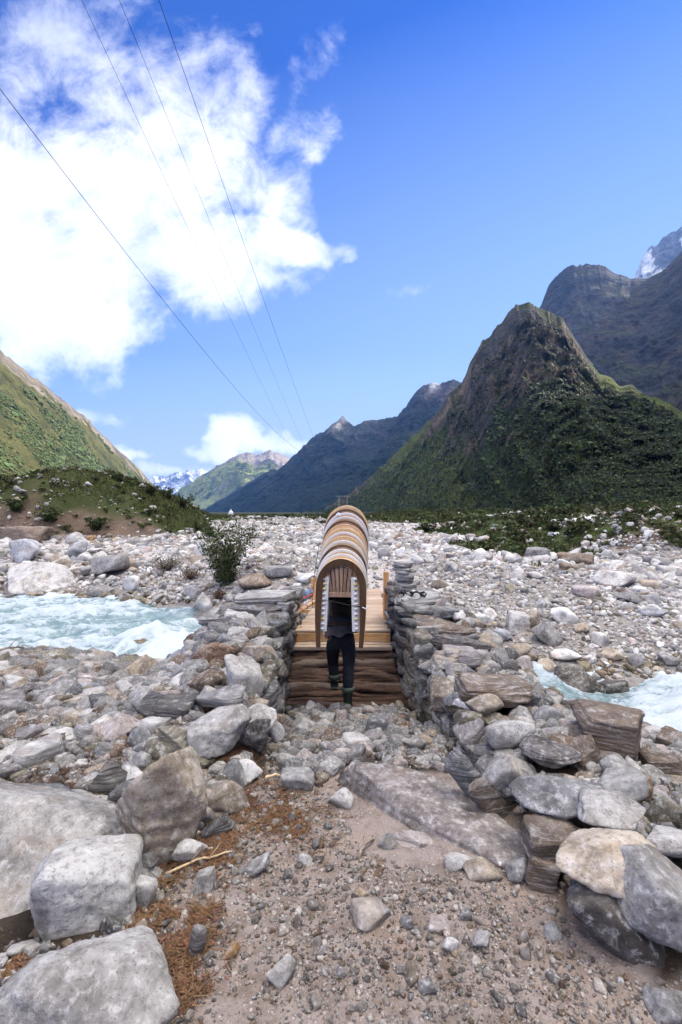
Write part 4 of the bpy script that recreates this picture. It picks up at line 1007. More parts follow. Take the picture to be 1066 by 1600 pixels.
slab(.98, 4.95, .14, .13, .10, .035, 'blue', 'small bluish slab leaning on the right wall top', 20, 28, 6, 205, 1.2)
slab(.96, 5.25, .27, .17, .14, .08, 'pale', 'pale lump in the upper right wall', 20, 0, 0, 206, .9, 'rock')
slab(-.98, 6.15, .49, .38, .28, .05, 'pale', 'long whitish cap slab on the left wall', -6, -2, 3, 207, 1.0, short='the whitish cap slab')
slab(-1.02, 5.75, .37, .36, .20, .085, 'dark', 'thick dark slab under the whitish cap slab', 5, 0, 2, 208, 1.1, short='the thick dark slab')
slab(-.86, 5.35, .21, .20, .20, .13, 'purple', 'purplish triangular stone in the left wall below the dark slab', 35, 10, 8, 209, 1.1, 'rock')
slab(-1.08, 4.95, .17, .30, .14, .065, 'olive', 'long olive brown stone jutting from the left wall', 4, 5, 3, 210, 1.0, 'rock')
slab(-1.25, 5.5, .27, .20, .18, .09, 'slate', 'slate grey lump behind the jutting stone of the left wall', 12, -5, 0, 211, 1.2, 'rock')
slab(-.88, 4.55, .05, .17, .14, .10, 'dark', 'black glittering stone with orange needles in the left wall', 10, 0, 0, 212, .8, 'rock')
slab(-1.42, 5.0, .10, .20, .16, .08, 'grey', 'grey stone at the outer shoulder of the left wall', 30, -10, 0, 213, 1.1, 'rock')
slab(-1.45, 5.7, .30, .26, .2, .06, 'grey', 'flat grey stone at the outer end of the thick dark slab', 25, -8, 0, 214, 1.1)
slab(.50, 2.62, -.06, .60, .27, .10, 'pink', 'wide dusty flat slab set into the path along the right wall', -56, 2, -2, 41, .62, 'rock', short='the dusty path slab')
# pillar of flat stones at the far end of the bridge
PY = 10.6
pz = float(H(1.42, PY)); k = 0; z = pz-.05
rr = np.random.RandomState(9)
while z < .47:
    h_ = rr.uniform(.05, .09); w_ = .25*(1-.12*(z-pz))
    add_rock('pillar_stone', (1.42+rr.normal()*.02, PY+rr.normal()*.02, z+h_/2), (w_*rr.uniform(.85, 1.05), .24*rr.uniform(.85, 1.05), h_*.62), 'slab', ['grey', 'slate', 'pale', 'grey'][k % 4], 300+k, yaw=rr.uniform(0, 6.3), level=3,
             label=None, group='flat stones stacked in a pillar beyond the bridge'); ROCKS[-1]['obj']['label'] = 'flat grey stone of the stacked pillar beyond the bridge'; ROCKS[-1]['obj']['category'] = 'stone'
    z += h_; k += 1
PILLAR = k

# ---- loose stones everywhere: the largest are objects, the rest one mass
def stone_field():
    r = np.random.RandomState(21); out = []
    def field(n, y0, y1, az0, az1, ang_med, sig, smax_, accept, smin=0.006):
        y = np.exp(r.uniform(math.log(y0), math.log(y1), n)); u = r.uniform(az0, az1, n); x = u*y
        s = np.clip(y*ang_med/F/2*np.exp(r.normal(0, sig, n)), smin, smax_)
        ok = accept(x, y, s); return np.stack([x[ok], y[ok], s[ok]], -1)
    inpath = lambda x, y: (x > fl(y)-.1) & (x < fr(y)+.05) & (y < 7.1)
    dn = lambda x, y: I(x, *YN)-y
    df = lambda x, y: y-I(x, *YF)
    isfar = lambda x, y: y > (I(x, *YN)+I(x, *YF))/2
    mb = lambda x, y: ((mound(x, y) > .3) & (r.rand(len(x)) < .985) & (y < 90)) | ((vegf(x, y) > .0) & (r.rand(len(x)) < .955))
    out.append(field(95000, 7.2, 110, -.80, .80, 5.6, .52, .42, lambda x, y, s: isfar(x, y) & (df(x, y) > -.1) & ~mb(x, y) & (r.rand(len(x)) < I(y, [8, 40, 60, 95], [1, 1, .45, .12])) & ~((x > 10) & (bank(x, y) > .6) & (r.rand(len(x)) < .7)) & ~((np.abs(x-I(y, [9, 12, 20, 40], [.5, .75, .6, -1.5])) < I(y, [9, 20], [.5, .9])) & (y < 30) & (r.rand(len(x)) < .8))))
    out.append(field(26000, 2.0, 10.5, -.82, .82, 16, .52, .15, lambda x, y, s: ~isfar(x, y) & ~inpath(x, y) & (dn(x, y) > -.25)))
    out.append(field(5200, 2.75, 7.0, -.3, .36, 15, .42, .10, lambda x, y, s: inpath(x, y) & (y > 3.1+.25*np.sin(x*9)) & (y < 5.22)))
    out.append(field(30000, 1.2, 3.5, -.75, .75, 3.3, .62, .034, lambda x, y, s: (x > fl(y)-.25) & (x < fr(y)+.15) & (r.rand(len(x)) < .35+.65*sstep(fbm(p2(x, y, 1.6), 3, seed=66), -.25, .15)), .0025))
    out.append(field(9000, 1.2, 3.6, -.82, .82, 8, .6, .06, lambda x, y, s: ~inpath(x, y), .004))
    out.append(field(500, 25, 30, -.8, -.2, 3.5, .5, .12, lambda x, y, s: (mound(x, y) > .2)))
    def apron(n, x0, x1, y0, y1, med, sig, smax_, accept):      # the ground beside and behind the viewpoint
        x, y = r.uniform(x0, x1, n), r.uniform(y0, y1, n); s = np.clip(med*np.exp(r.normal(0, sig, n)), .004, smax_)
        ok = accept(x, y) & ((np.abs(x/np.maximum(y, .01)) > .78) | (y < 1.2)) & (np.hypot(x, y) > .35); return np.stack([x[ok], y[ok], s[ok]], -1)
    onpath = lambda x, y: (x > fl(y)-.1) & (x < fr(y)+.05)
    out.append(apron(9000, -7, 7, -3, 9, .055, .5, .22, lambda x, y: ~onpath(x, y) & ~isfar(x, y) & (dn(x, y) > -.25)))
    out.append(apron(9000, -1.4, 1.5, -3, 1.6, .009, .55, .04, onpath))
    out.append(apron(9000, -22, 22, 6, 26, .09, .5, .3, lambda x, y: isfar(x, y) & (df(x, y) > -.1) & ~(mound(x, y) > .3)))
    A = np.concatenate(out); x, y, s = A.T
    isf = isfar(x, y); cl = fbm(p2(x, y, .22), 4, seed=61); s = np.where(isf & (y > 8), np.minimum(s*np.exp(1.15*cl), y/F/2*I(y, [7, 12, 20, 40, 80], [60, 38, 20, 9, 5])), s); A[:, 2] = s; A = A[~(isf & (cl < -.22) & (r.rand(len(s)) < .25))]; x, y, s = A.T
    keep = np.ones(len(A), bool)
    for d in ROCKS:      # nothing may poke out of a bigger rock
        if d['r'] < .05: continue
        q = ((x-d['x'])**2+(y-d['y'])**2) < (d['r']*.80)**2
        z = H(x[q], y[q], False)
        keep[np.where(q)[0][(z+s[q] < d['z']+d['hz']*.8)]] = False
    A = A[keep]; x, y, s = A.T; n = len(A)
    z = H(x, y)+s*r.uniform(.05, .42, n)
    far = isfar(x, y); path = inpath(x, y)
    # colours
    pal = np.array([TINTS[c] for c in ('pale', 'white', 'grey', 'tan', 'brown', 'slate', 'purple', 'pink', 'blue', 'olive', 'dark')])
    names = ['pale', 'white', 'grey', 'tan', 'brown', 'slate', 'purple', 'pink', 'blue', 'olive', 'dark']
    pf = np.array([.34, .22, .12, .09, .03, .03, .03, .06, .04, .03, .01]); pn = np.array([.20, .10, .22, .11, .07, .09, .05, .06, .05, .03, .02])
    ci = np.where(far, r.choice(11, n, p=pf/pf.sum()), r.choice(11, n, p=pn/pn.sum()))
    wet = (np.abs(z-WATER) < .22)
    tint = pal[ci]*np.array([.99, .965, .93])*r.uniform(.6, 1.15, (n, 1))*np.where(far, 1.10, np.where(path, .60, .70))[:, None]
    tint = np.where(path[:, None] & (s < .03)[:, None], tint*np.array([1.06, .98, .90]), tint)
    tint[wet & (r.rand(n) < .6)] *= np.array([.42, .36, .24])
    app = s*F/y*2
    # the largest become things of their own
    band = (x/y > -.71) & (x/y < .71)
    order = np.argsort(-app*np.where(band, 1, 0)*np.where(y < 1.75, .3, 1))
    nind = max(0, 290-sum(1 for d in ROCKS if d['name'] in ('stone', 'boulder', 'stone_slab')))
    NI = nind; ind = order[:NI]
    for j, i in enumerate(ind):
        kd = r.choice(['round', 'angular', 'block', 'slab'], p=[.20, .48, .18, .14]); q = r.uniform(.62, 1.0); hz = r.uniform(.5, .8)
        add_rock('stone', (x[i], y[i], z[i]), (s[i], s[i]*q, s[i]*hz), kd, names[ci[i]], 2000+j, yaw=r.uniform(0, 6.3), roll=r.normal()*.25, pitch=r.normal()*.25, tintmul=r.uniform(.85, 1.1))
    m = np.ones(n, bool); m[ind] = False
    big = m & (app > 11); sml = m & ~big
    kinds = ['round', 'angular', 'angular', 'angular', 'block', 'slab', 'round', 'angular', 'boxy', 'block']
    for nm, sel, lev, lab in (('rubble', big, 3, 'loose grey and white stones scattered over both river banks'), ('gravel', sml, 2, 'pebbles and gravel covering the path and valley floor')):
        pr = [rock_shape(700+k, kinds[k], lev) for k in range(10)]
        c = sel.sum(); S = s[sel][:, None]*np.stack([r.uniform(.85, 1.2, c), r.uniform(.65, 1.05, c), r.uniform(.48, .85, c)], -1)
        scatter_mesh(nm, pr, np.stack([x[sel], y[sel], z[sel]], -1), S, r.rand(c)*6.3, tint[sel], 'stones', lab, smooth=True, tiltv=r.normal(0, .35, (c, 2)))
stone_field()
# ------------------------------------------------------------------ the timber bridge
BX0, BY0, BY1, BSK = .015, 6.28, 10.75, .28/4.4
def bx(y): return BX0+(y-BY0)*BSK
def bz(y): return .03-.20*(y-BY0)/(BY1-BY0)
def build_bridge():
    root = tag(empty('wooden_bridge', (bx(BY0), BY0, -.3)), 'narrow plank bridge of fresh timber spanning the rapids between the stone walls', 'bridge')
    org = np.array([bx(BY0), BY0, -.3]); r = random.Random(4)
    y = BY0; k = 0
    while y < BY1-.1:
        w = r.uniform(.13, .18); m = MB(); jl, jr = r.uniform(-.02, .02), r.uniform(-.02, .02)
        hw = .605
        m.box(((jl+jr)/2+bx(y+w/2), y+w/2, bz(y)+r.uniform(-.007, .007)), (2*hw+jr-jl, w-r.uniform(.012, .024), .035), M=euler_m(r.uniform(-.02, .02), r.uniform(-.006, .006), r.uniform(-.012, .012)-BSK*0), bev=.004)
        m.build('deck_plank', 'deck_wood', root, origin=org).location = (0, 0, 0); y += w
    for s in (-1, 1):
        m = MB(); P = [(bx(yy)+s*.46, yy, bz(yy)-.12) for yy in np.linspace(BY0+.05, BY1+.1, 14)]
        m.tube(P, [.10+.01*math.sin(i*1.7+s) for i in range(14)], 12); m.build('support_log', 'log_pale', root, smooth=True, origin=org).location = (0, 0, 0)
    m = MB(); m.box((bx(BY0), BY0-.075, bz(BY0)-.085), (1.24, .045, .135), bev=.004); m.build('fascia_board', 'new_timber_x', root, origin=org).location = (0, 0, 0)
    m = MB(); m.box((bx(BY0)+.01, BY0-.02, bz(BY0)+.006), (1.25, .13, .03), bev=.004); m.build('edge_board', 'deck_wood', root, origin=org).location = (0, 0, 0)
    for s in (-1, 1):
        m = MB(); m.box((bx(BY0)+s*.60, BY0-.125, bz(BY0)-.12), (.05, .05, .22), bev=.004); m.build('corner_block', 'new_timber_z', root, origin=org).location = (0, 0, 0)
    # railing posts with outriggers and braces
    for s, yy, hgt, w in ((1, 7.02, .72, .075), (-1, 8.1, .52, .07)):
        x = bx(yy)+s*.60; z0 = bz(yy)
        m = MB(); m.box((x, yy, z0+hgt/2-.12), (w, .06, hgt+.24), M=euler_m(0, s*.015, .1), bev=.006)
        p = m.build('rail_post', 'new_timber_z', root, origin=org); p.location = (0, 0, 0)
        m = MB(); m.bar((x+s*.04, yy+.005, z0+hgt*.72), (x+s*.24, yy+.03, z0+.02), .05, .045); q = m.build('brace', 'new_timber_z', root, origin=org); q.location = (0, 0, 0)
        m = MB(); m.bar((x-s*.5, yy+.07, z0-.06), (x+s*.32, yy+.07, z0-.06), .06, .06); q = m.build('outrigger', 'new_timber_x', root, origin=org); q.location = (0, 0, 0)
        m = MB()
        for dz in (.10, .02): m.tube([(x, yy-.032, z0+dz), (x, yy-.040, z0+dz)], .008, 6)
        m.build('bolt', 'steel_bolt', p, origin=org).location = (0, 0, 0)
build_bridge()

def build_log_steps():
    root = tag(empty('log_steps', (.05, 5.7, -.65)), 'ramp of weathered split logs climbing from the rubble to the plank bridge', 'log steps'); org = np.array([.05, 5.7, -.65]); r = random.Random(8)
    n = 17
    for k in range(n):
        t = k/(n-1); yy = 5.34+t*.78+r.uniform(-.01, .01); z = -.66+t*.49+r.uniform(-.012, .012); rad = r.uniform(.032, .058)
        xl, xr = I(t, [0, 1], [-.70, -.60])+r.uniform(-.05, .02), I(t, [0, 1], [.80, .66])+r.uniform(-.03, .04)
        if k >= n-2: rad = .042
        m = 34; P = []; xs = np.linspace(xl, xr, m); o = r.uniform(0, 99)
        slant = r.uniform(-.035, .035); tilt = r.uniform(-.022, .022)
        for i in range(m): P.append((xs[i], yy+slant*xs[i]+.022*vnoise(np.array([xs[i]*2.2+o, 0, 0]))+.008*vnoise(np.array([xs[i]*9+o, 0, 0])), z+tilt*xs[i]+.028*vnoise(np.array([xs[i]*2.6, o, 0]))))
        mb = MB(); mb.tube(P, [rad*(1+.20*vnoise(np.array([xs[i]*5, o, 3]))) for i in range(m)], 18, squash=.82)
        V = mb.v[0]; c = np.array([0, yy, z]); q = np.stack([V[:, 0]*1.3, V[:, 1]*26, V[:, 2]*26], -1)+o
        d = V-np.array([0, yy, z]); d[:, 0] = 0
        V += d*(.42*fbm(q, 4, .6, seed=k, ridged=True)+.22*fbm(V*np.array([9, 30, 30])+o, 3, seed=k+50))[:, None]
        mb.build('log', 'log_pale' if k >= n-2 or k in (n-5, 6) else 'log_bark', root, smooth=True, origin=org).location = (0, 0, 0)
    # three squared timbers make the landing under the bridge edge
    for k in range(3):
        m = MB(); m.box((.03+r.uniform(-.01, .01), 6.02+k*.1, -.125+.008*k), (1.24, .092, .05), M=euler_m(0, 0, r.uniform(-.01, .01)), bev=.006); m.build('landing_plank', 'deck_wood', root, origin=org).location = (0, 0, 0)
build_log_steps()

# bits hung on the left end of the bridge
def left_bits():
    root = tag(empty('tarpaulin', (-.62, 7.6, .1)), 'grey blue folded tarpaulin bundled against the post of the plank bridge', 'tarpaulin'); o = np.array([-.62, 7.6, .1])
    n, m = 26, 18; s, t = np.meshgrid(np.linspace(0, 1, n), np.linspace(0, 1, m), indexing='ij')
    X = -.80+.34*s; Z = .02+.20*t+.20*s-.04*s*t; Yy = 7.70+.03*fbm(np.stack([s*6, t*6, 0*s], -1), 4, seed=5)+.12*(t-.5)**2+.02*np.sin(s*22+3*t)
    b = MB(); b.grid(np.stack([X, Yy, Z], -1)); b.grid(np.stack([X, Yy+.06*np.sin(s*math.pi)*np.sin(t*math.pi)+.004, Z], -1)[:, ::-1])
    b.build('cloth', 'tarp_blue', root, smooth=True, origin=o).location = (0, 0, 0)
    mb = MB(); mb.tube([(-.44, 7.50, .30), (-.62, 7.46, .23), (-.80, 7.45, .13)], .012, 6); mb.build('tie_rope', 'tape_red', root, origin=o).location = (0, 0, 0)
    root = tag(empty('striped_pole', (-.6, 7.0, .1)), 'peeled round pole with red flecks leaning from the left wall to the bridge post', 'pole'); o = np.array([-.6, 7.0, .1])
    a, b_ = Vector((-.43, 7.44, .19)), Vector((-.70, 6.75, .12)); mb = MB(); pts = [a.lerp(b_, k/8) for k in range(9)]; mb.tube(pts, .03, 10); mb.build('pole_shaft', 'fresh_wood', root, smooth=True, origin=o).location = (0, 0, 0)
    for k in (1, 3, 5, 7):
        mb = MB(); mb.tube([a.lerp(b_, k/8-.02), a.lerp(b_, k/8+.02)], .0325, 10); mb.build('red_band', 'tape_red', root, smooth=True, origin=o).location = (0, 0, 0)
    m = MB(); m.bar((-.66, 6.25, -.02), (-.54, 6.35, .07), .05, .035); ob = m.build('timber_offcut', 'fresh_wood', origin=(-.6, 6.3, .02)); tag(ob, 'short fresh timber offcut wedged between left wall and bridge edge', 'offcut')
left_bits()
def strap():
    r = random.Random(2); z0 = .545; root = tag(empty('strap', (.86, 6.05, z0)), 'coiled black webbing strap lying on the pale cap slab', 'strap'); o = np.array([.86, 6.05, z0])
    P = []; 
    for k in range(46):
        t = k/45; P.append((.74+.34*t+.02*math.sin(t*19), 6.02+.07*math.sin(t*25)+.03*math.sin(t*7), z0+.02+.022*math.sin(t*31)+.012*math.sin(t*13)))
    m = MB(); m.tube(P, .012, 6); m.build('webbing', 'strap_black', root, smooth=True, origin=o).location = (0, 0, 0)
    for x in (.78, .90, 1.04):
        m = MB(); m.box((x, 6.02, z0+.03), (.05, .045, .03), M=euler_m(.2, .3, x*9), bev=.004); m.build('buckle', 'strap_black', root, origin=o).location = (0, 0, 0)
strap()

# ------------------------------------------------------------------ the carried stack of armchairs
def rods(root, o, *a): pass
def make_chair(frame_mat, label, face='chair_brown'):
    """moulded round backed armchair; origin between the feet of its back legs, back towards -y"""
    root = empty('armchair', (0, 0, 0)); tag(root, label, 'armchair', 'armchairs stacked on the porter')
    hw, zc, zt = .268, .62, .93
    # back frame: broad bent band, down into the two rear legs
    pts = []; wd = []; wv = []
    for z in np.linspace(0, zc, 9)[:-1]:
        x = -hw+.012*(1-z/zc)-.010*math.sin(z/zc*3.14); pts.append((x, 0, z)); wd.append(.050+.03*z/zc); wv.append((1, 0, 0))
    for k in range(29):
        a = math.pi-k*math.pi/28; pts.append((hw*math.cos(a), 0, zc+(zt-zc)*math.sin(a))); wd.append(.078+.012*math.sin(a)); wv.append((-math.cos(a), 0, -math.sin(a)*.9))
    for z in np.linspace(zc, 0, 9)[1:]:
        x = hw-.030*(1-z/zc)+.010*math.sin(z/zc*3.14); pts.append((x, 0, z)); wd.append(.050+.03*z/zc); wv.append((-1, 0, 0))
    P = np.array(pts); W = np.array(wv, float); wd = np.array(wd)
    n = len(P); dpt = .056
    # cross-section with a rolled outer lip so that the rims of the stack read one by one
    sec = [(0, .5), (.0, -.42), (.05, -.5), (1, -.5), (1, -.2), (.18, -.1), (.16, .5)]
    V = np.stack([P+W*(wd*a_)[:, None]+np.array([0, dpt*b_, 0]) for a_, b_ in sec], 1).reshape(-1, 3); s = len(sec)
    Q = [[i*s+j, i*s+(j+1) % s, (i+1)*s+(j+1) % s, (i+1)*s+j] for i in range(n-1) for j in range(s)]
    m = MB(); m.add(V, None, Q); fr_ = m.build('back_frame', frame_mat, root, smooth=False)
    # the front facing side of the band shows brown wood grain
    f0 = .06 if face == 'chair_brown' else .30
    V = np.stack([P+W*(wd*f0)[:, None]+np.array([0, -dpt*.5-.003, 0]), P+W*(wd*.97)[:, None]+np.array([0, -dpt*.5-.003, 0]),
                  P+W*(wd*.97)[:, None]+np.array([0, -dpt*.5+.001, 0]), P+W*(wd*f0)[:, None]+np.array([0, -dpt*.5+.001, 0])], 1).reshape(-1, 3)
    Q = [[i*4+j, i*4+(j+1) % 4, (i+1)*4+(j+1) % 4, (i+1)*4+j] for i in range(n-1) for j in range(4)]
    m = MB(); m.add(V, None, Q); m.build('face_veneer', face, root)
    # fan of slats
    ns = 9
    back = empty('backrest', (0, 0, 0)); back.parent = root
    for k in range(ns):
        t = (k+.5)/ns*2-1; xb, xt = t*.158, t*.222; z0 = .565; z1 = zc+(zt-.080-zc)*math.sqrt(max(0, 1-(xt/.25)**2))
        wb, wt = .0265, .037; P2 = []; Wd = []
        for q in np.linspace(0, 1, 9): P2.append((xb+(xt-xb)*q**1.3, .012-.02*math.sin(q*2.6)*.6, z0+(z1-z0)*q)); Wd.append(wb+(wt-wb)*q)
        m = MB(); m.ribbon(P2, Wd, .010, (1, 0, 0), (0, 1, 0)); m.build('slat', 'chair_slat', back)
    m = MB(); A = np.linspace(math.pi*.93, math.pi*.07, 20)      # crest piece joining fan and band
    m.ribbon([((hw-.085)*math.cos(a), .012, zc+(zt-.10-zc)*math.sin(a)) for a in A], .050, .014, [(-math.cos(a), 0, -math.sin(a)) for a in A], (0, 1, 0)); m.build('crest_rail', 'chair_brown', root)
    m = MB(); m.box((0, .004, .545), (.31, .022, .052), bev=.005); m.build('seat_rail', 'chair_slat', root)
    # seat: shallow dished panel
    s_, t_ = np.meshgrid(np.linspace(-1, 1, 11), np.linspace(0, 1, 9), indexing='ij')
    top = np.stack([s_*(.155+.03*t_), .02+.36*t_, .505-.012*(1-s_**2)*np.sin(t_*3)+0*s_], -1); m = MB(); m.grid(top); m.grid((top-np.array([0, 0, .02]))[:, ::-1]); m.build('seat', 'chair_brown', root, smooth=True)
    for sd in (-1, 1):
        xt, xb = sd*.150-.012, sd*.170-.012; yv = -.012
        # ribbed moulded front leg: inner flange plus cross ribs
        leg = MB(); leg.bar((xt-sd*.016, yv, .735), (xb-sd*.016, yv, .165), .010, .04, bev=.002); leg.bar((xt+sd*.030, yv+.012, .735), (xb+sd*.030, yv+.012, .165), .006, .02, bev=.002)
        leg.bar((xt+sd*.008, yv+.024, .735), (xb+sd*.008, yv+.024, .165), .044, .006, bev=.002)
        lg = leg.build('leg', 'chair_white', root)
        nr = 11
        for q in range(nr):
            t = (q+.4)/nr; c = Vector((xt, yv, .735)).lerp(Vector((xb, yv, .165)), t)
            m = MB(); m.box((c.x+sd*.008, yv-.002, c.z), (.036, .034, .020), M=euler_m(.55, -.10*sd, 0), bev=.003); m.build('rib', 'rib_yellow' if q in (1, 2, 8) else 'chair_white', lg)
        m = MB(); m.ribbon([(sd*(.235-.02*q), .03+.30*q, .70+.01*math.sin(q*3)) for q in np.linspace(0, 1, 7)], .045, .016, (1, 0, 0), (0, 0, 1)); m.build('armrest', frame_mat, root)
        m = MB(); m.bar((sd*.215, .32, .695), (sd*.225, .345, .40), .035, .022, bev=.003); m.build('arm_support', frame_mat, root)
    return root
def copy_tree(o, parent=None, pinv=None):
    c = o.copy(); COL.objects.link(c)
    if parent: c.parent = parent
    for ch in o.children: copy_tree(ch, c)
    return c
def build_stack():
    mats = ['chair_tan', 'chair_white', 'chair_white', 'chair_brown', 'chair_white', 'chair_tan', 'chair_lilac', 'chair_tan', 'chair_pink', 'chair_brown', 'chair_white', 'chair_lilac', 'chair_brown', 'chair_tan']
    words = ['tan', 'white', 'white', 'brown', 'white', 'tan', 'lilac white', 'tan', 'pinkish tan', 'brown', 'white', 'lilac white', 'brown', 'tan']
    ordn = ['first', 'second', 'third', 'fourth', 'fifth', 'sixth', 'seventh', 'eighth', 'ninth', 'tenth', 'eleventh', 'twelfth', 'thirteenth', 'topmost']
    proto = {}
    for k, mname in enumerate(mats):
        key = (mname, k == 0)
        if key not in proto: proto[key] = o = make_chair(mname, 'x', 'chair_brown' if k == 0 else {'chair_white': 'chair_tan', 'chair_lilac': 'chair_pink', 'chair_tan': 'chair_tan', 'chair_pink': 'chair_tan', 'chair_brown': 'chair_slat'}[mname])
        else: o = copy_tree(proto[key])
        o.location = (-.006+.0052*k, 4.96+.062*k, .185+.0435*k); o.rotation_euler = (R(-1.5), R(.6), R(-1))
        o['label'] = ('tan armchair with slatted fan back at the lower end of the carried stack' if k == 0 else f'{words[k]} rimmed armchair, {ordn[k]} from the lower end of the carried stack' if k < 13 else 'tan rimmed armchair at the very top of the carried stack')
    z = .185
    m = MB(); f = lambda q: (-.235+.47*q, 4.905-.01*math.sin(q*3), z+.50-.06*q+.01*math.sin(q*6)); m.tube([f(q) for q in np.linspace(0, 1, 18)], .0035, 6)
    m.tube([(.235, 4.905, z+.44), (.17, 4.90, z+.43), (-.03, 4.90, z+.48)], .003, 6); m.tube([(-.235, 4.905, z+.50), (-.30, 4.95, z+.45), (-.30, 5.3, z+.7), (-.26, 5.7, z+1.05)], .0035, 6)
    o = m.build('binding_cord', 'cord_black'); tag(o, 'thin dark cord tied across the lowest carried armchair', 'cord')
    m = MB(); m.tube([(.22, 4.90, z+.43), (.255, 4.89, z+.415), (.29, 4.90, z+.44)], .006, 6); o = m.build('cord_end', 'rag_white'); tag(o, 'frayed white cord end tied at the chair stack side', 'cord')
    m = MB(); m.ribbon([(-.06, 5.62, 1.565), (-.03, 5.60, 1.585), (-.005, 5.585, 1.565), (.0, 5.57, 1.53)], [.02, .03, .02, .015], .004, (0, .4, .9), (0, 1, 0)); o = m.build('rag', 'rag_white'); tag(o, 'scrap of white rag caught between the upper chair rims', 'rag')
build_stack()

# ------------------------------------------------------------------ the porter
def skin(name, pts, edges, mat, root, parent=None, sub=2, loc=(0, 0, 0)):
    me = bpy.data.meshes.new(name); me.from_pydata([p[:3] for p in pts], edges, []); me.update()
    o = bpy.data.objects.new(name, me); COL.objects.link(o); o.location = loc
    if parent: o.parent = parent
    s = o.modifiers.new('skin', 'SKIN'); s.use_smooth_shade = True
    lay = me.skin_vertices[0] if me.skin_vertices else None
    if lay is None:
        bm = bmesh.new(); bm.from_mesh(me); bm.verts.layers.skin.verify(); bm.to_mesh(me); bm.free(); lay = me.skin_vertices[0]
    for i, p in enumerate(pts):
        r_ = p[3] if isinstance(p[3], (tuple, list)) else (p[3], p[3]); lay.data[i].radius = r_; lay.data[i].use_root = (i == root)
    sb = o.modifiers.new('sub', 'SUBSURF'); sb.levels = sub; sb.render_levels = sub
    me.materials.append(MAT[mat]); return o
def build_person():
    hx = -.004
    P = [(hx, 5.45, .22, .12), (hx, 5.53, .40, (.13, .10)), (hx, 5.74, .56, (.15, .10)), (hx, 5.90, .64, (.12, .09)), (hx, 6.00, .69, .055), (hx, 6.08, .745, .088), (hx, 6.12, .80, .085),
         (hx-.085, 5.45, .17, .088), (-.098, 5.63, -.17, .060), (-.076, 5.60, -.40, .042), (-.072, 5.72, -.44, .035),
         (hx+.085, 5.44, .17, .088), (.086, 5.45, -.17, .060), (.078, 5.285, -.52, .042), (.074, 5.40, -.57, .035),
         (hx-.17, 5.90, .62, .052), (hx-.23, 5.99, .40, .040), (hx-.20, 5.80, .40, .028), (hx+.17, 5.90, .62, .052), (hx+.23, 5.99, .40, .040), (hx+.20, 5.80, .40, .028)]
    E = [(0, 1), (1, 2), (2, 3), (3, 4), (4, 5), (5, 6), (0, 7), (7, 8), (8, 9), (9, 10), (0, 11), (11, 12), (12, 13), (13, 14), (3, 15), (15, 16), (16, 17), (3, 18), (18, 19), (19, 20)]
    for sx, w in ((-1, 17), (1, 20)):      # hands: palm, four bent fingers and a thumb, closed on the chair legs
        wx, wy, wz = P[w][:3]; b = len(P); P.append((wx, wy-.07, wz+.005, (.024, .016))); E.append((w, b))
        for k in range(4):
            dz = .03-.02*k; L = (.036, .040, .038, .030)[k]
            P.append((wx+sx*.004, wy-.10, wz+dz, .0095)); P.append((wx-sx*.018, wy-.10-L*.7, wz+dz, .0085)); P.append((wx-sx*.04, wy-.10-L*.4, wz+dz, .0075))
            E += [(b, len(P)-3), (len(P)-3, len(P)-2), (len(P)-2, len(P)-1)]
        P.append((wx-sx*.02, wy-.06, wz+.035, .010)); P.append((wx-sx*.035, wy-.09, wz+.05, .009)); E += [(b, len(P)-2), (len(P)-2, len(P)-1)]
    root = skin('person', P, E, 'skin', 0); tag(root, 'person in dark trousers and rubber boots bent under the carried stack of armchairs', 'person')
    T = [(hx, 5.45, .27, (.150, .125)), (hx, 5.45, .19, (.150, .128)), (hx-.078, 5.46, .10, .104), (-.096, 5.55, -.04, .086), (-.098, 5.63, -.17, .070), (-.086, 5.625, -.29, .066), (-.080, 5.61, -.37, .062),
         (hx+.078, 5.44, .10, .104), (.094, 5.46, -.04, .088), (.087, 5.45, -.17, .072), (.082, 5.37, -.31, .069), (.078, 5.315, -.42, .064)]
    skin('trousers', T, [(0, 1), (1, 2), (2, 3), (3, 4), (4, 5), (5, 6), (1, 7), (7, 8), (8, 9), (9, 10), (10, 11)], 'dark_trousers', 1, root)
    J = [(hx, 5.455, .30, (.160, .125)), (hx, 5.50, .40, (.155, .12)), (hx, 5.62, .49, (.165, .115)), (hx, 5.76, .575, (.175, .115)), (hx, 5.91, .65, (.13, .10)), (hx, 5.965, .675, .07),
         (hx-.175, 5.90, .62, .068), (hx-.232, 5.99, .41, .055), (hx-.205, 5.84, .40, .045), (hx+.175, 5.90, .62, .068), (hx+.232, 5.99, .41, .055), (hx+.205, 5.84, .40, .045)]
    jk = skin('jacket', J, [(0, 1), (1, 2), (2, 3), (3, 4), (4, 5), (4, 6), (6, 7), (7, 8), (4, 9), (9, 10), (10, 11)], 'jacket_brown', 1, root)
    # loose grey hem of the jacket hanging over the hips, wrinkled
    n, m = 40, 14; a, t = np.meshgrid(np.linspace(0, 2*math.pi, n), np.linspace(0, 1, m), indexing='ij')
    hemz = .195+.035*np.sin(a*1+2.2)+.012*np.sin(a*5); zz = .405-(.405-hemz)*t; rr_ = 1.05+.10*t+.045*np.sin(a*9+3*t)*t
    X = hx+.160*rr_*np.cos(a); Y = 5.50-.055*t+.125*rr_*np.sin(a); g = np.stack([X, Y, zz+.01*np.sin(a*7+4*t)], -1)
    mb = MB(); mb.grid(g); g2 = g.copy(); g2[..., 0] = hx+(X-hx)*.97; g2[..., 1] = 5.47+(Y-5.47)*.97; mb.grid(g2[::-1]); mb.build('hem', 'jacket_cloth', jk, smooth=True)
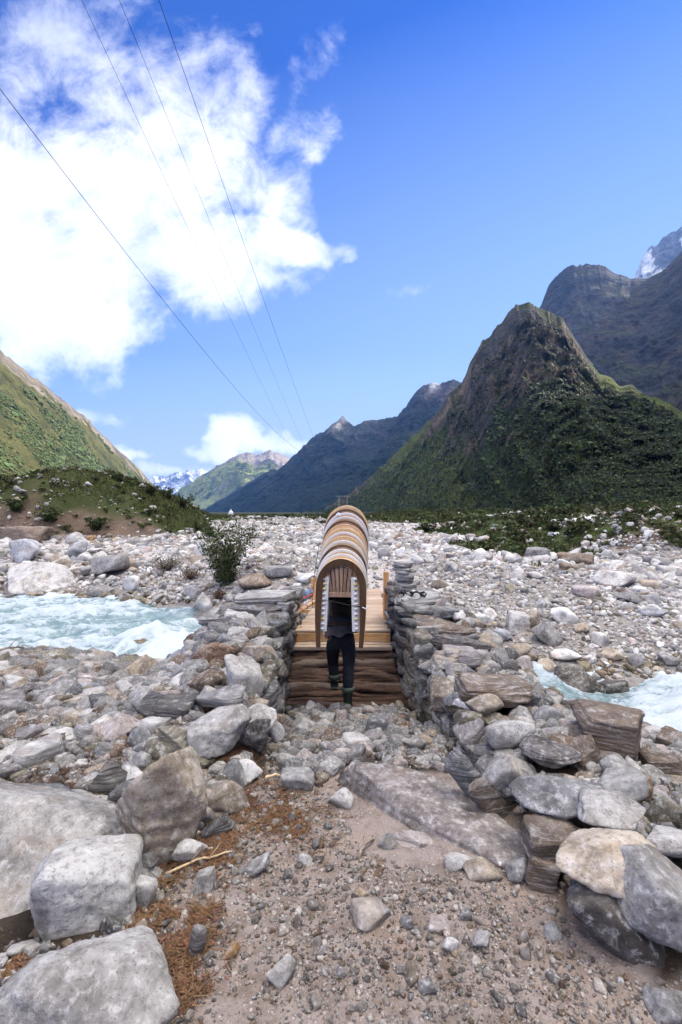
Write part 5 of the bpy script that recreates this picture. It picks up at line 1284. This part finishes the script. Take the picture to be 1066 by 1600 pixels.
    for nm, ank, toe, top in (('l', (-.076, 5.595, -.47), (-.072, 5.74, -.475), (-.078, 5.605, -.33)), ('r', (.077, 5.285, -.565), (.074, 5.435, -.575), (.078, 5.32, -.375))):
        ax, ay, az = ank
        B = [(*top, .064), ((top[0]+ax)/2, (top[1]+ay)/2, (top[2]+az)/2+.02, .058), (ax, ay+.01, az+.04, .052), (ax, ay, az, (.046, .046)), (ax, ay+.08, az-.005, (.043, .036)), (toe[0], toe[1], toe[2], (.046, .028))]
        bt = skin('boot', B, [(0, 1), (1, 2), (2, 3), (3, 4), (4, 5)], 'boot_rubber', 2, root)
        mb = MB(); mb.tube([(top[0], top[1], top[2]+.005), (top[0], top[1]-.003, top[2]-.04)], [.072, .070], 16); mb.build('boot_cuff', 'boot_green', bt, smooth=True)
        mb = MB(); mb.ribbon([(ax, ay-.055, az-.045), (ax, ay+.03, az-.047), (ax, ay+.10, az-.045), (toe[0], toe[1]+.045, toe[2]-.038)], [.075, .085, .09, .05], .018, (1, 0, 0), (0, 0, 1)); mb.build('sole', 'cord_black', bt)
    mb = MB(); V, Tt = ICO[3]; s = np.array([.098, .105, .10]); q = V[(V[:, 1] < .75)]
    mb.add(V*s*(1+.05*fbm(V*6, 3, seed=3))[:, None]+np.array([hx, 6.075, .80]), Tt); mb.build('hair', 'hair', root, smooth=True)
    for sx in (-1, 1):       # ears, eyes; nose and mouth look ahead
        mb = MB(); mb.add(V*np.array([.012, .02, .03])+np.array([hx+sx*.098, 6.12, .765]), Tt); mb.build('ear', 'skin', root, smooth=True)
        mb = MB(); mb.add(V*.011+np.array([hx+sx*.03, 6.195, .775]), Tt); mb.build('eye', 'hair', root, smooth=True)
    mb = MB(); mb.add(V*np.array([.014, .022, .022])+np.array([hx, 6.20, .75]), Tt); mb.build('nose', 'skin', root, smooth=True)
    mb = MB(); mb.add(V*np.array([.024, .008, .006])+np.array([hx, 6.175, .715]), Tt); mb.build('mouth', 'tape_red', root, smooth=True)
build_person()

# ------------------------------------------------------------------ far structures and wires
def far_things():
    root = tag(empty('power_pylon', (1.3, 300, 0)), 'slim two legged pole frame standing far out behind the carried chairs', 'pylon')
    for s in (-1, 1):
        m = MB(); m.tube([(s*2.6, 0, -.5), (s*2.6, 0, 12.0)], [.22, .16], 8); m.build('pole', 'pylon_wood', root)
    m = MB(); m.box((0, 0, 11.6), (8.6, .25, .3), bev=.02); m.build('crossarm', 'pylon_wood', root)
    m = MB(); m.bar((-2.6, .1, 6), (2.6, .1, 9), .12, .12, bev=.01); m.build('brace', 'pylon_wood', root)
    x, y = (361-533)/F*150, 150.; z = float(H(x, y, False))
    root = tag(empty('stupa', (x, y, z)), 'tiny white shrine standing at the far end of the gravel plain', 'shrine')
    m = MB(); m.box((0, 0, .35), (1.7, 1.7, .9), bev=.04); m.build('plinth', 'white_paint', root)
    m = MB(); V, T = ICO[3]; m.add(V*np.array([.72, .72, .75])+np.array([0, 0, 1.15]), T); m.build('dome', 'white_paint', root, smooth=True)
    m = MB(); m.tube([(0, 0, 1.8), (0, 0, 2.5)], [.22, .05], 8); m.build('spire', 'white_paint', root)
    # wires: start above and behind the camera, sag towards the pylon
    E = Vector((1.3, 300, 11.8))
    def wire(p0, p1, pend, sag, rad, label):
        """through the sight lines p0 and p1 = (px, py, Y) and on to pend"""
        a = Vector(((p0[0]-533)/F*p0[2], p0[2], CAMZ+(800-p0[1])/F*p0[2])); b = Vector(pend); tq = .003; a.z += sag*4*tq*(1-tq)+sag*.16; a = a+(a-b).normalized()*10
        pts = []
        for k in range(90):
            t = (k/89)**2.2; q = a.lerp(b, t); q.z -= sag*4*t*(1-t); pts.append(q[:])
        m = MB(); m.tube(pts, rad, 5, cap=False); o = m.build('power_line', 'wire_metal', smooth=True); tag(o, label, 'power line', 'power lines crossing the sky')
    wire((0, 105, 13.5), None, (-4.6, 118, 15.5), 4.2, .011, 'leftmost and boldest of the four power lines crossing the cloud')
    wire((118, 0, 13), None, (-3.0, 300, 11.9), 9.0, .006, 'second power line from the left, parallel to two others')
    wire((178, 0, 13), None, (1.3, 300, 11.9), 9.0, .006, 'middle of the three parallel power lines')
    wire((241, 0, 13), None, (5.6, 300, 11.9), 9.0, .008, 'rightmost of the four power lines')
far_things()
# ------------------------------------------------------------------ plants, litter, sticks
def leaf_mass(r, centres, radii, n, size, tint, flat=.5):
    """many little leaves spread through soft clumps"""
    c = np.array(centres); k = r.randint(0, len(c), n)
    d = r.normal(size=(n, 3)); d /= np.linalg.norm(d, axis=1)[:, None]; rad = np.array(radii)[k]
    P = c[k]+d*(r.rand(n)**.45)[:, None]*rad
    a = r.normal(size=(n, 3)); a /= np.linalg.norm(a, axis=1)[:, None]; b = np.cross(a, r.normal(size=(n, 3))); b /= np.linalg.norm(b, axis=1)[:, None]
    s = size*r.uniform(.5, 1.4, (n, 1))
    V = np.stack([P-a*s, P+b*s*flat, P+a*s, P-b*s*flat], 1).reshape(-1, 3)
    Q = np.arange(4*n).reshape(n, 4); T = np.repeat(np.array(tint)[None]*r.uniform(.5, 1.6, (n, 1))*r.uniform(.88, 1.12, (n, 3)), 4, axis=0)
    return V, Q, T
def shrub(x, y, h, w, label, tint, seed, n=900, size=.03, name='shrub', nst=14, group=None, upright=True, stemmat='driftwood', lean=0):
    r = np.random.RandomState(seed); z = float(H(x, y, False))-.03; root = tag(empty(name, (x, y, z)), label, 'shrub', group)
    m = MB(); cs, rd = [], []
    for k in range(nst):
        a = r.uniform(0, 6.28); q = r.uniform(.2, 1)*w/2; hh = h*r.uniform(.55, 1)*(1 if upright else r.uniform(.4, 1)); P = []
        for t in np.linspace(0, 1, 6): P.append((math.cos(a)*q*t**1.4*.9+r.normal()*.01+lean*t*h, math.sin(a)*q*t**1.4*.9, hh*t))
        m.tube(P, np.linspace(.010, .003, 6)*(1+h*.3), 5, cap=False)
        for t in (1, 2, 3, 4, 5): cs.append(P[t]); rd.append((w*.13+.04, w*.13+.04, h*.13))
    m.build('stems', stemmat, root)
    V, Q, T = leaf_mass(r, cs, rd, n, size, tint); mesh_np('foliage', V, Q, 'leaf', tint=T, smooth=False, parent=root)
    return root
def at(px, py, lift=0): p = ray_hit(px, py, lift); return p
def plants():
    p = at(352, 915); shrub(p[0], p[1], 95/F*p[1], 105/F*p[1], 'tall dark green weed with upright stems on the far bank before the bridge', (.050, .064, .018), 1, 4600, .040, 'tall_weed', 34)
    p = at(345, 935); shrub(p[0], p[1], .35, .8, 'dry reddish undergrowth at the foot of the tall weed', (.10, .055, .035), 2, 900, .022, 'dry_bush', 16, upright=False)
    p = at(262, 893); shrub(p[0], p[1], 34/F*p[1], 80/F*p[1], 'low brown dried bush between boulders on the far bank', (.085, .055, .035), 3, 1800, .022, 'dry_bush', 26, upright=False)
    p = at(300, 905); shrub(p[0], p[1], .42, .9, 'reddish brown bush next to the low dried one', (.095, .05, .032), 4, 1200, .022, 'dry_bush', 20, upright=False)
    r = np.random.RandomState(5)
    # bushes on the mound, then low scrub on the plain
    for k, (px, py, h, w, lab) in enumerate([(285, 792, 1.0, 2.2, 'dense dark bush hanging over the right end of the grassy mound'), (262, 780, .9, 2.0, 'rounded bush on the right shoulder of the grassy mound'), (236, 772, .8, 1.8, 'broad low bush on the back of the grassy mound'),
                                      (105, 722, .7, 1.4, 'small bush crowning the highest point of the grassy mound'), (185, 752, .5, .9, 'little twiggy bush on the skyline of the grassy mound'), (272, 770, 1.3, .7, 'dark upright sapling on the skyline right of the mound'),
                                      (80, 815, .8, 1.9, 'green bush at the foot of the mound scarp, above the brown boulder'), (150, 828, .7, 1.8, 'pale green bush at the foot of the mound scarp, middle one'), (25, 800, .7, 1.5, 'bush at the photo edge on the mound scarp'), (310, 830, .7, 1.6, 'bush at the lowest right corner of the mound'), (330, 845, .9, 1.3, 'straggly bush right of the mound behind the tall weed')]):
        p = at(px, py); shrub(p[0], p[1], h, w, lab, (.045, .060, .018), 20+k, 900, .07, 'bush', 10)
    X = []; S = []
    n = 15000; y = np.exp(r.uniform(math.log(13), math.log(200), n)); u = r.uniform(-.80, .82, n); x = u*y
    f = vegf(x, y)
    ok = (f > .07)
    ok |= (bank(x, y) > .25) & (y < 50)
    m_ = mound(x, y); ok |= (m_ > .2) & (y < 60) & (r.rand(n) < .45)
    x, y = x[ok], y[ok]; s = np.clip(r.lognormal(-1.0, .5, len(x))*I(y, [12, 25, 60, 200], [.45, .6, 1.0, 2.2]), .08, 1.6)*np.where(x < -8, .7, 1); z = H(x, y, False)-.15*s
    tint = np.array([[.055, .064, .022]])*r.uniform(.5, 1.7, (len(x), 1))*r.uniform(.85, 1.15, (len(x), 3))
    # each clump of the scrub is itself a tuft of leaves
    protos = []
    for k in range(6):
        rr_ = np.random.RandomState(40+k); c = rr_.normal(0, .42, (9, 3)); c[:, 2] = np.abs(c[:, 2])*.6+.25
        V, Q, _ = leaf_mass(rr_, c, [(.34, .34, .28)]*9, 130, .15, (1, 1, 1), .6); protos.append((V, Q))
    scatter_mesh('low_scrub', protos, np.stack([x, y, z], -1), s, r.rand(len(x))*6.3, tint, 'leaf', 'low dark green scrub over the far plain and the moraine')
    # grass on mound and plain
    n = 60000; y = np.concatenate([r.uniform(25, 48, n//2), np.exp(r.uniform(math.log(14), math.log(70), n//2))]); u = np.concatenate([r.uniform(-.80, -.2, n//2), r.uniform(-.5, .82, n//2)]); x = u*y
    m_ = mound(x, y); c_ = 1.22*I(x, [-120, -60, -30, -22, -18.6, -15.3, -12.2, -11.2, -10.3], [6, 4.6, 4.0, 4.0, 4.9, 3.7, 2.35, 1.4, 0])
    f = vegf(x, y)
    ok = ((m_ > .2) & (m_/np.maximum(c_, .1)+.22*fbm(p2(x, y, .5), 4, seed=36) > .56)) | ((m_ < .2) & (f > -.02)) | ((bank(x, y) > .7) & (y < 50))
    x, y = x[ok], y[ok]; n = len(x); z = H(x, y, False)-.02; h = r.uniform(.08, .26, n); a = r.uniform(0, 6.28, n); w = .035
    V = []; 
    base = np.stack([x, y, z], -1); d = np.stack([np.cos(a), np.sin(a), 0*a], -1); l = r.normal(0, .05, (n, 3)); l[:, 2] = 0
    V = np.stack([base-d*w, base+d*w, base+l+np.stack([0*h, 0*h, h], -1)], 1).reshape(-1, 3); T = np.arange(3*n).reshape(n, 3)
    t = np.repeat(np.array([[.080, .090, .028]])*r.uniform(.55, 1.6, (n, 1))*np.stack([r.uniform(.8, 1.4, n), np.ones(n), r.uniform(.7, 1.2, n)], -1), 3, axis=0)
    o = mesh_np('grass', V, T, 'leaf', tint=t, smooth=False); tag(o, 'rough grass covering the mound top and far plain', kind='stuff')
plants()

def litter():
    r = np.random.RandomState(77)
    # orange brown needles and shavings by the left edge of the path
    C = [(300, 1355, .16, 1.0), (265, 1390, .12, 1), (270, 1440, .13, 1), (330, 1330, .10, .8), (395, 1250, .12, .9), (415, 1270, .10, .7), (360, 1300, .10, .8), (290, 1420, .12, 1), (330, 1410, .12, .6), (300, 1500, .10, .7),
         (260, 1480, .08, .7), (390, 1190, .08, .9), (362, 1182, .06, 1), (440, 1255, .12, .5), (210, 1440, .06, .6), (480, 1180, .12, .3), (420, 1130, .08, .4), (20, 1510, .04, .6), (285, 1550, .06, .5), (470, 1290, .18, .35), (650, 1260, .03, .5)]
    x, y = [], []
    for px, py, s, wt in C:
        p = ray_hit(px, py); n = int(900*wt*s/.12); xx, yy = p[0]+r.normal(0, s*.55, 3*n), p[1]+r.normal(0, s*.7, 3*n); kk = fbm(p2(xx, yy, 9.), 3, seed=88)+r.normal(0, .18, 3*n) > .08; x.append(xx[kk]); y.append(yy[kk])
    x = np.concatenate(x); y = np.concatenate(y); n = len(x); z = H(x, y)+r.uniform(.0, .014, n)
    dark = np.zeros(n, bool)
    # dark brown needle and twig debris on the left bank
    m = 9000; p1 = ray_hit(150, 1205); xd = p1[0]+r.normal(0, .42, m); yd = p1[1]+r.normal(0, .30, m); x = np.r_[x, xd]; y = np.r_[y, yd]; z = np.r_[z, H(xd, yd)+r.uniform(0, .05, m)]; dark = np.r_[dark, np.ones(m, bool)]; n = len(x)
    L = r.uniform(.008, .028, n)*np.where(dark, 1.6, 1); a = r.uniform(0, 6.28, n); w = r.uniform(.0008, .0028, n)
    d = np.stack([np.cos(a)*L, np.sin(a)*L, r.normal(0, .25, n)*L], -1); q = np.stack([-np.sin(a)*w, np.cos(a)*w, 0*a], -1); b = np.stack([x, y, z], -1)
    V = np.stack([b-d-q, b-d+q, b+d+q, b+d-q], 1).reshape(-1, 3); Q = np.arange(4*n).reshape(n, 4)
    col = np.where(dark[:, None], np.array([[.085, .05, .03]]), np.array([[.155, .085, .045]]))*r.uniform(.4, 1.35, (n, 1)); col = col*r.uniform(.85, 1.15, (n, 3))
    o = mesh_np('litter', V, Q, 'litter', tint=np.repeat(col, 4, axis=0), smooth=False); tag(o, 'orange brown needles and wood shavings strewn between the rocks', kind='stuff')
    # needles caught on the tops of some stones
    def stick(px0, py0, px1, py1, rad, mat, label, lift=.02, name='stick', knots=True, y0=None):
        a, b_ = ray_hit(px0, py0, lift), ray_hit(px1, py1, lift); P = []
        rr_ = np.random.RandomState(int(px0+py0))
        for t in np.linspace(0, 1, 10): P.append(a+(b_-a)*t+rr_.normal(0, .004, 3)+np.array([0, 0, .02*math.sin(t*3.1)]))
        mb = MB(); mb.tube(P, rad*np.linspace(1, .6, 10), 7)
        if knots:
            for k in (3, 6): q = P[k]; mb.tube([q, q+np.array([rad*4, 0, rad*5]), q+np.array([rad*8, rad*4, rad*9])], [rad*.4, rad*.3, rad*.15], 5)
        o = mb.build(name, mat, smooth=True); tag(o, label, 'stick'); return o
    stick(260, 1366, 362, 1333, .006, 'fresh_wood', 'long pale splintered twig beside the white stone in the needles', .015)
    stick(142, 1047, 182, 1028, .014, 'driftwood', 'grey driftwood stick pointing at the left rapids', .06)
    stick(228, 1030, 240, 1015, .014, 'driftwood', 'short dark stick poking up beside the tan riverside boulder', .10)
    stick(0, 1016, 38, 1012, .016, 'driftwood', 'drift branch at the photo edge in the left rapids', .18)
    stick(160, 1192, 200, 1188, .004, 'driftwood', 'thin twig over the dark needle patch, upper one', .05)
    stick(140, 1185, 170, 1230, .004, 'driftwood', 'thin twig crossing the dark needle patch downwards', .05)
    stick(120, 1230, 215, 1195, .004, 'driftwood', 'longest thin twig across the dark needle patch', .06)
    stick(245, 1600, 256, 1525, .007, 'tape_red', 'dark red stick standing beside the huge corner boulder', .05, knots=False)
    stick(560, 1340, 585, 1308, .010, 'driftwood', 'brown piece of bark lying in the middle of the path', .008, name='bark_strip', knots=False)
    stick(415, 1217, 440, 1214, .010, 'fresh_wood', 'pale wood chip by the squared stained stone', .03, name='wood_chip', knots=False)
    stick(740, 1240, 775, 1252, .003, 'fresh_wood', 'thin yellow root curling over the edge of the dusty path slab', .03)
    p = ray_hit(783, 1352); b = MB(); V, T = ICO[3]; b.add(V*np.array([.02, .018, .010])*(1+.5*fbm(V*3, 3, seed=4))[:, None]+p+np.array([0, 0, .012]), T); o = b.build('paper_scrap', 'pink_scrap', smooth=False); tag(o, 'crumpled pink scrap lying by the cream stone', 'scrap')
litter()

# ------------------------------------------------------------------ labels for the stones that have none yet
def name_stones():
    heroes = [d for d in ROCKS if d['short']]
    shape = {'boxy': 'boxy', 'round': 'rounded', 'angular': 'angular', 'block': 'blocky', 'slab': 'flat'}
    place = []
    def where(px, py, x, y):
        if y > I(x, *YN)+1: 
            return 'on the far bank'
        return ''
    used = set(o.get('label') for o in bpy.data.objects if o.get('label'))
    todo = [d for d in ROCKS if not d['obj'].get('label')]
    todo.sort(key=lambda d: -d['w'])
    for d in todo:
        isw = d['name'] == 'wall_stone'
        size = 'larger' if d['w'] > 34 else 'small'
        hs = sorted(heroes, key=lambda q: (q['px']-d['px'])**2+(q['py']-d['py'])**2)
        done = False
        for near in ('', 'just ', 'further ', 'well '):
            for q in hs[:4]:
                dx, dy = d['px']-q['px'], d['py']-q['py']
                if abs(dx) > abs(dy): rel = 'right of' if dx > 0 else 'left of'
                else: rel = 'below' if dy > 0 else 'above'
                kindw = 'wall stone' if isw else 'stone'
                base = f"{WORD[d['col']]} {shape[d['kind']]} {kindw}, {near}{rel} {q['short']}"
                for b_ in (base, f'{size} '+base):
                    if b_ not in used and len(b_.replace(',', '').split()) <= 16:
                        used.add(b_); d['obj']['label'] = b_; done = True; break
                if done: break
            if done: break
        if not done:
            side = 'right' if d['px'] > 533 else 'left'
            d['obj']['label'] = f"{WORD[d['col']]} {shape[d['kind']]} stone fitted into the {side} dry stone wall" if isw else f"{WORD[d['col']]} {shape[d['kind']]} stone among many on the {side} bank"
            d['obj']['group'] = f"{WORD[d['col']]} {shape[d['kind']]} {'wall stones' if isw else 'bank stones'}, {side}"
name_stones()

# ------------------------------------------------------------------ the air of the valley
def haze():
    m = bpy.data.materials.new('haze'); m.use_nodes = True; b = NB(m.node_tree); MAT['haze'] = m
    v = b.new('ShaderNodeVolumePrincipled'); v.inputs['Color'].default_value = (.16, .40, 1.0, 1); v.inputs['Density'].default_value = 2.8e-5; v.inputs['Anisotropy'].default_value = .2
    o = b.new('ShaderNodeOutputMaterial'); b.l.new(v.outputs[0], o.inputs['Volume'])
    x0, x1, y0, y1, z0, z1 = -9100, 9100, -3100, 14100, -70, 3600
    V = [[x, y, z] for x in (x0, x1) for y in (y0, y1) for z in (z0, z1)]
    Q = np.array([[0, 1, 3, 2], [4, 6, 7, 5], [0, 4, 5, 1], [2, 3, 7, 6], [0, 2, 6, 4], [1, 5, 7, 3]])
    tag(mesh_np('haze', V, Q, 'haze', smooth=False), 'thin blue haze filling the valley air', kind='stuff')
haze()
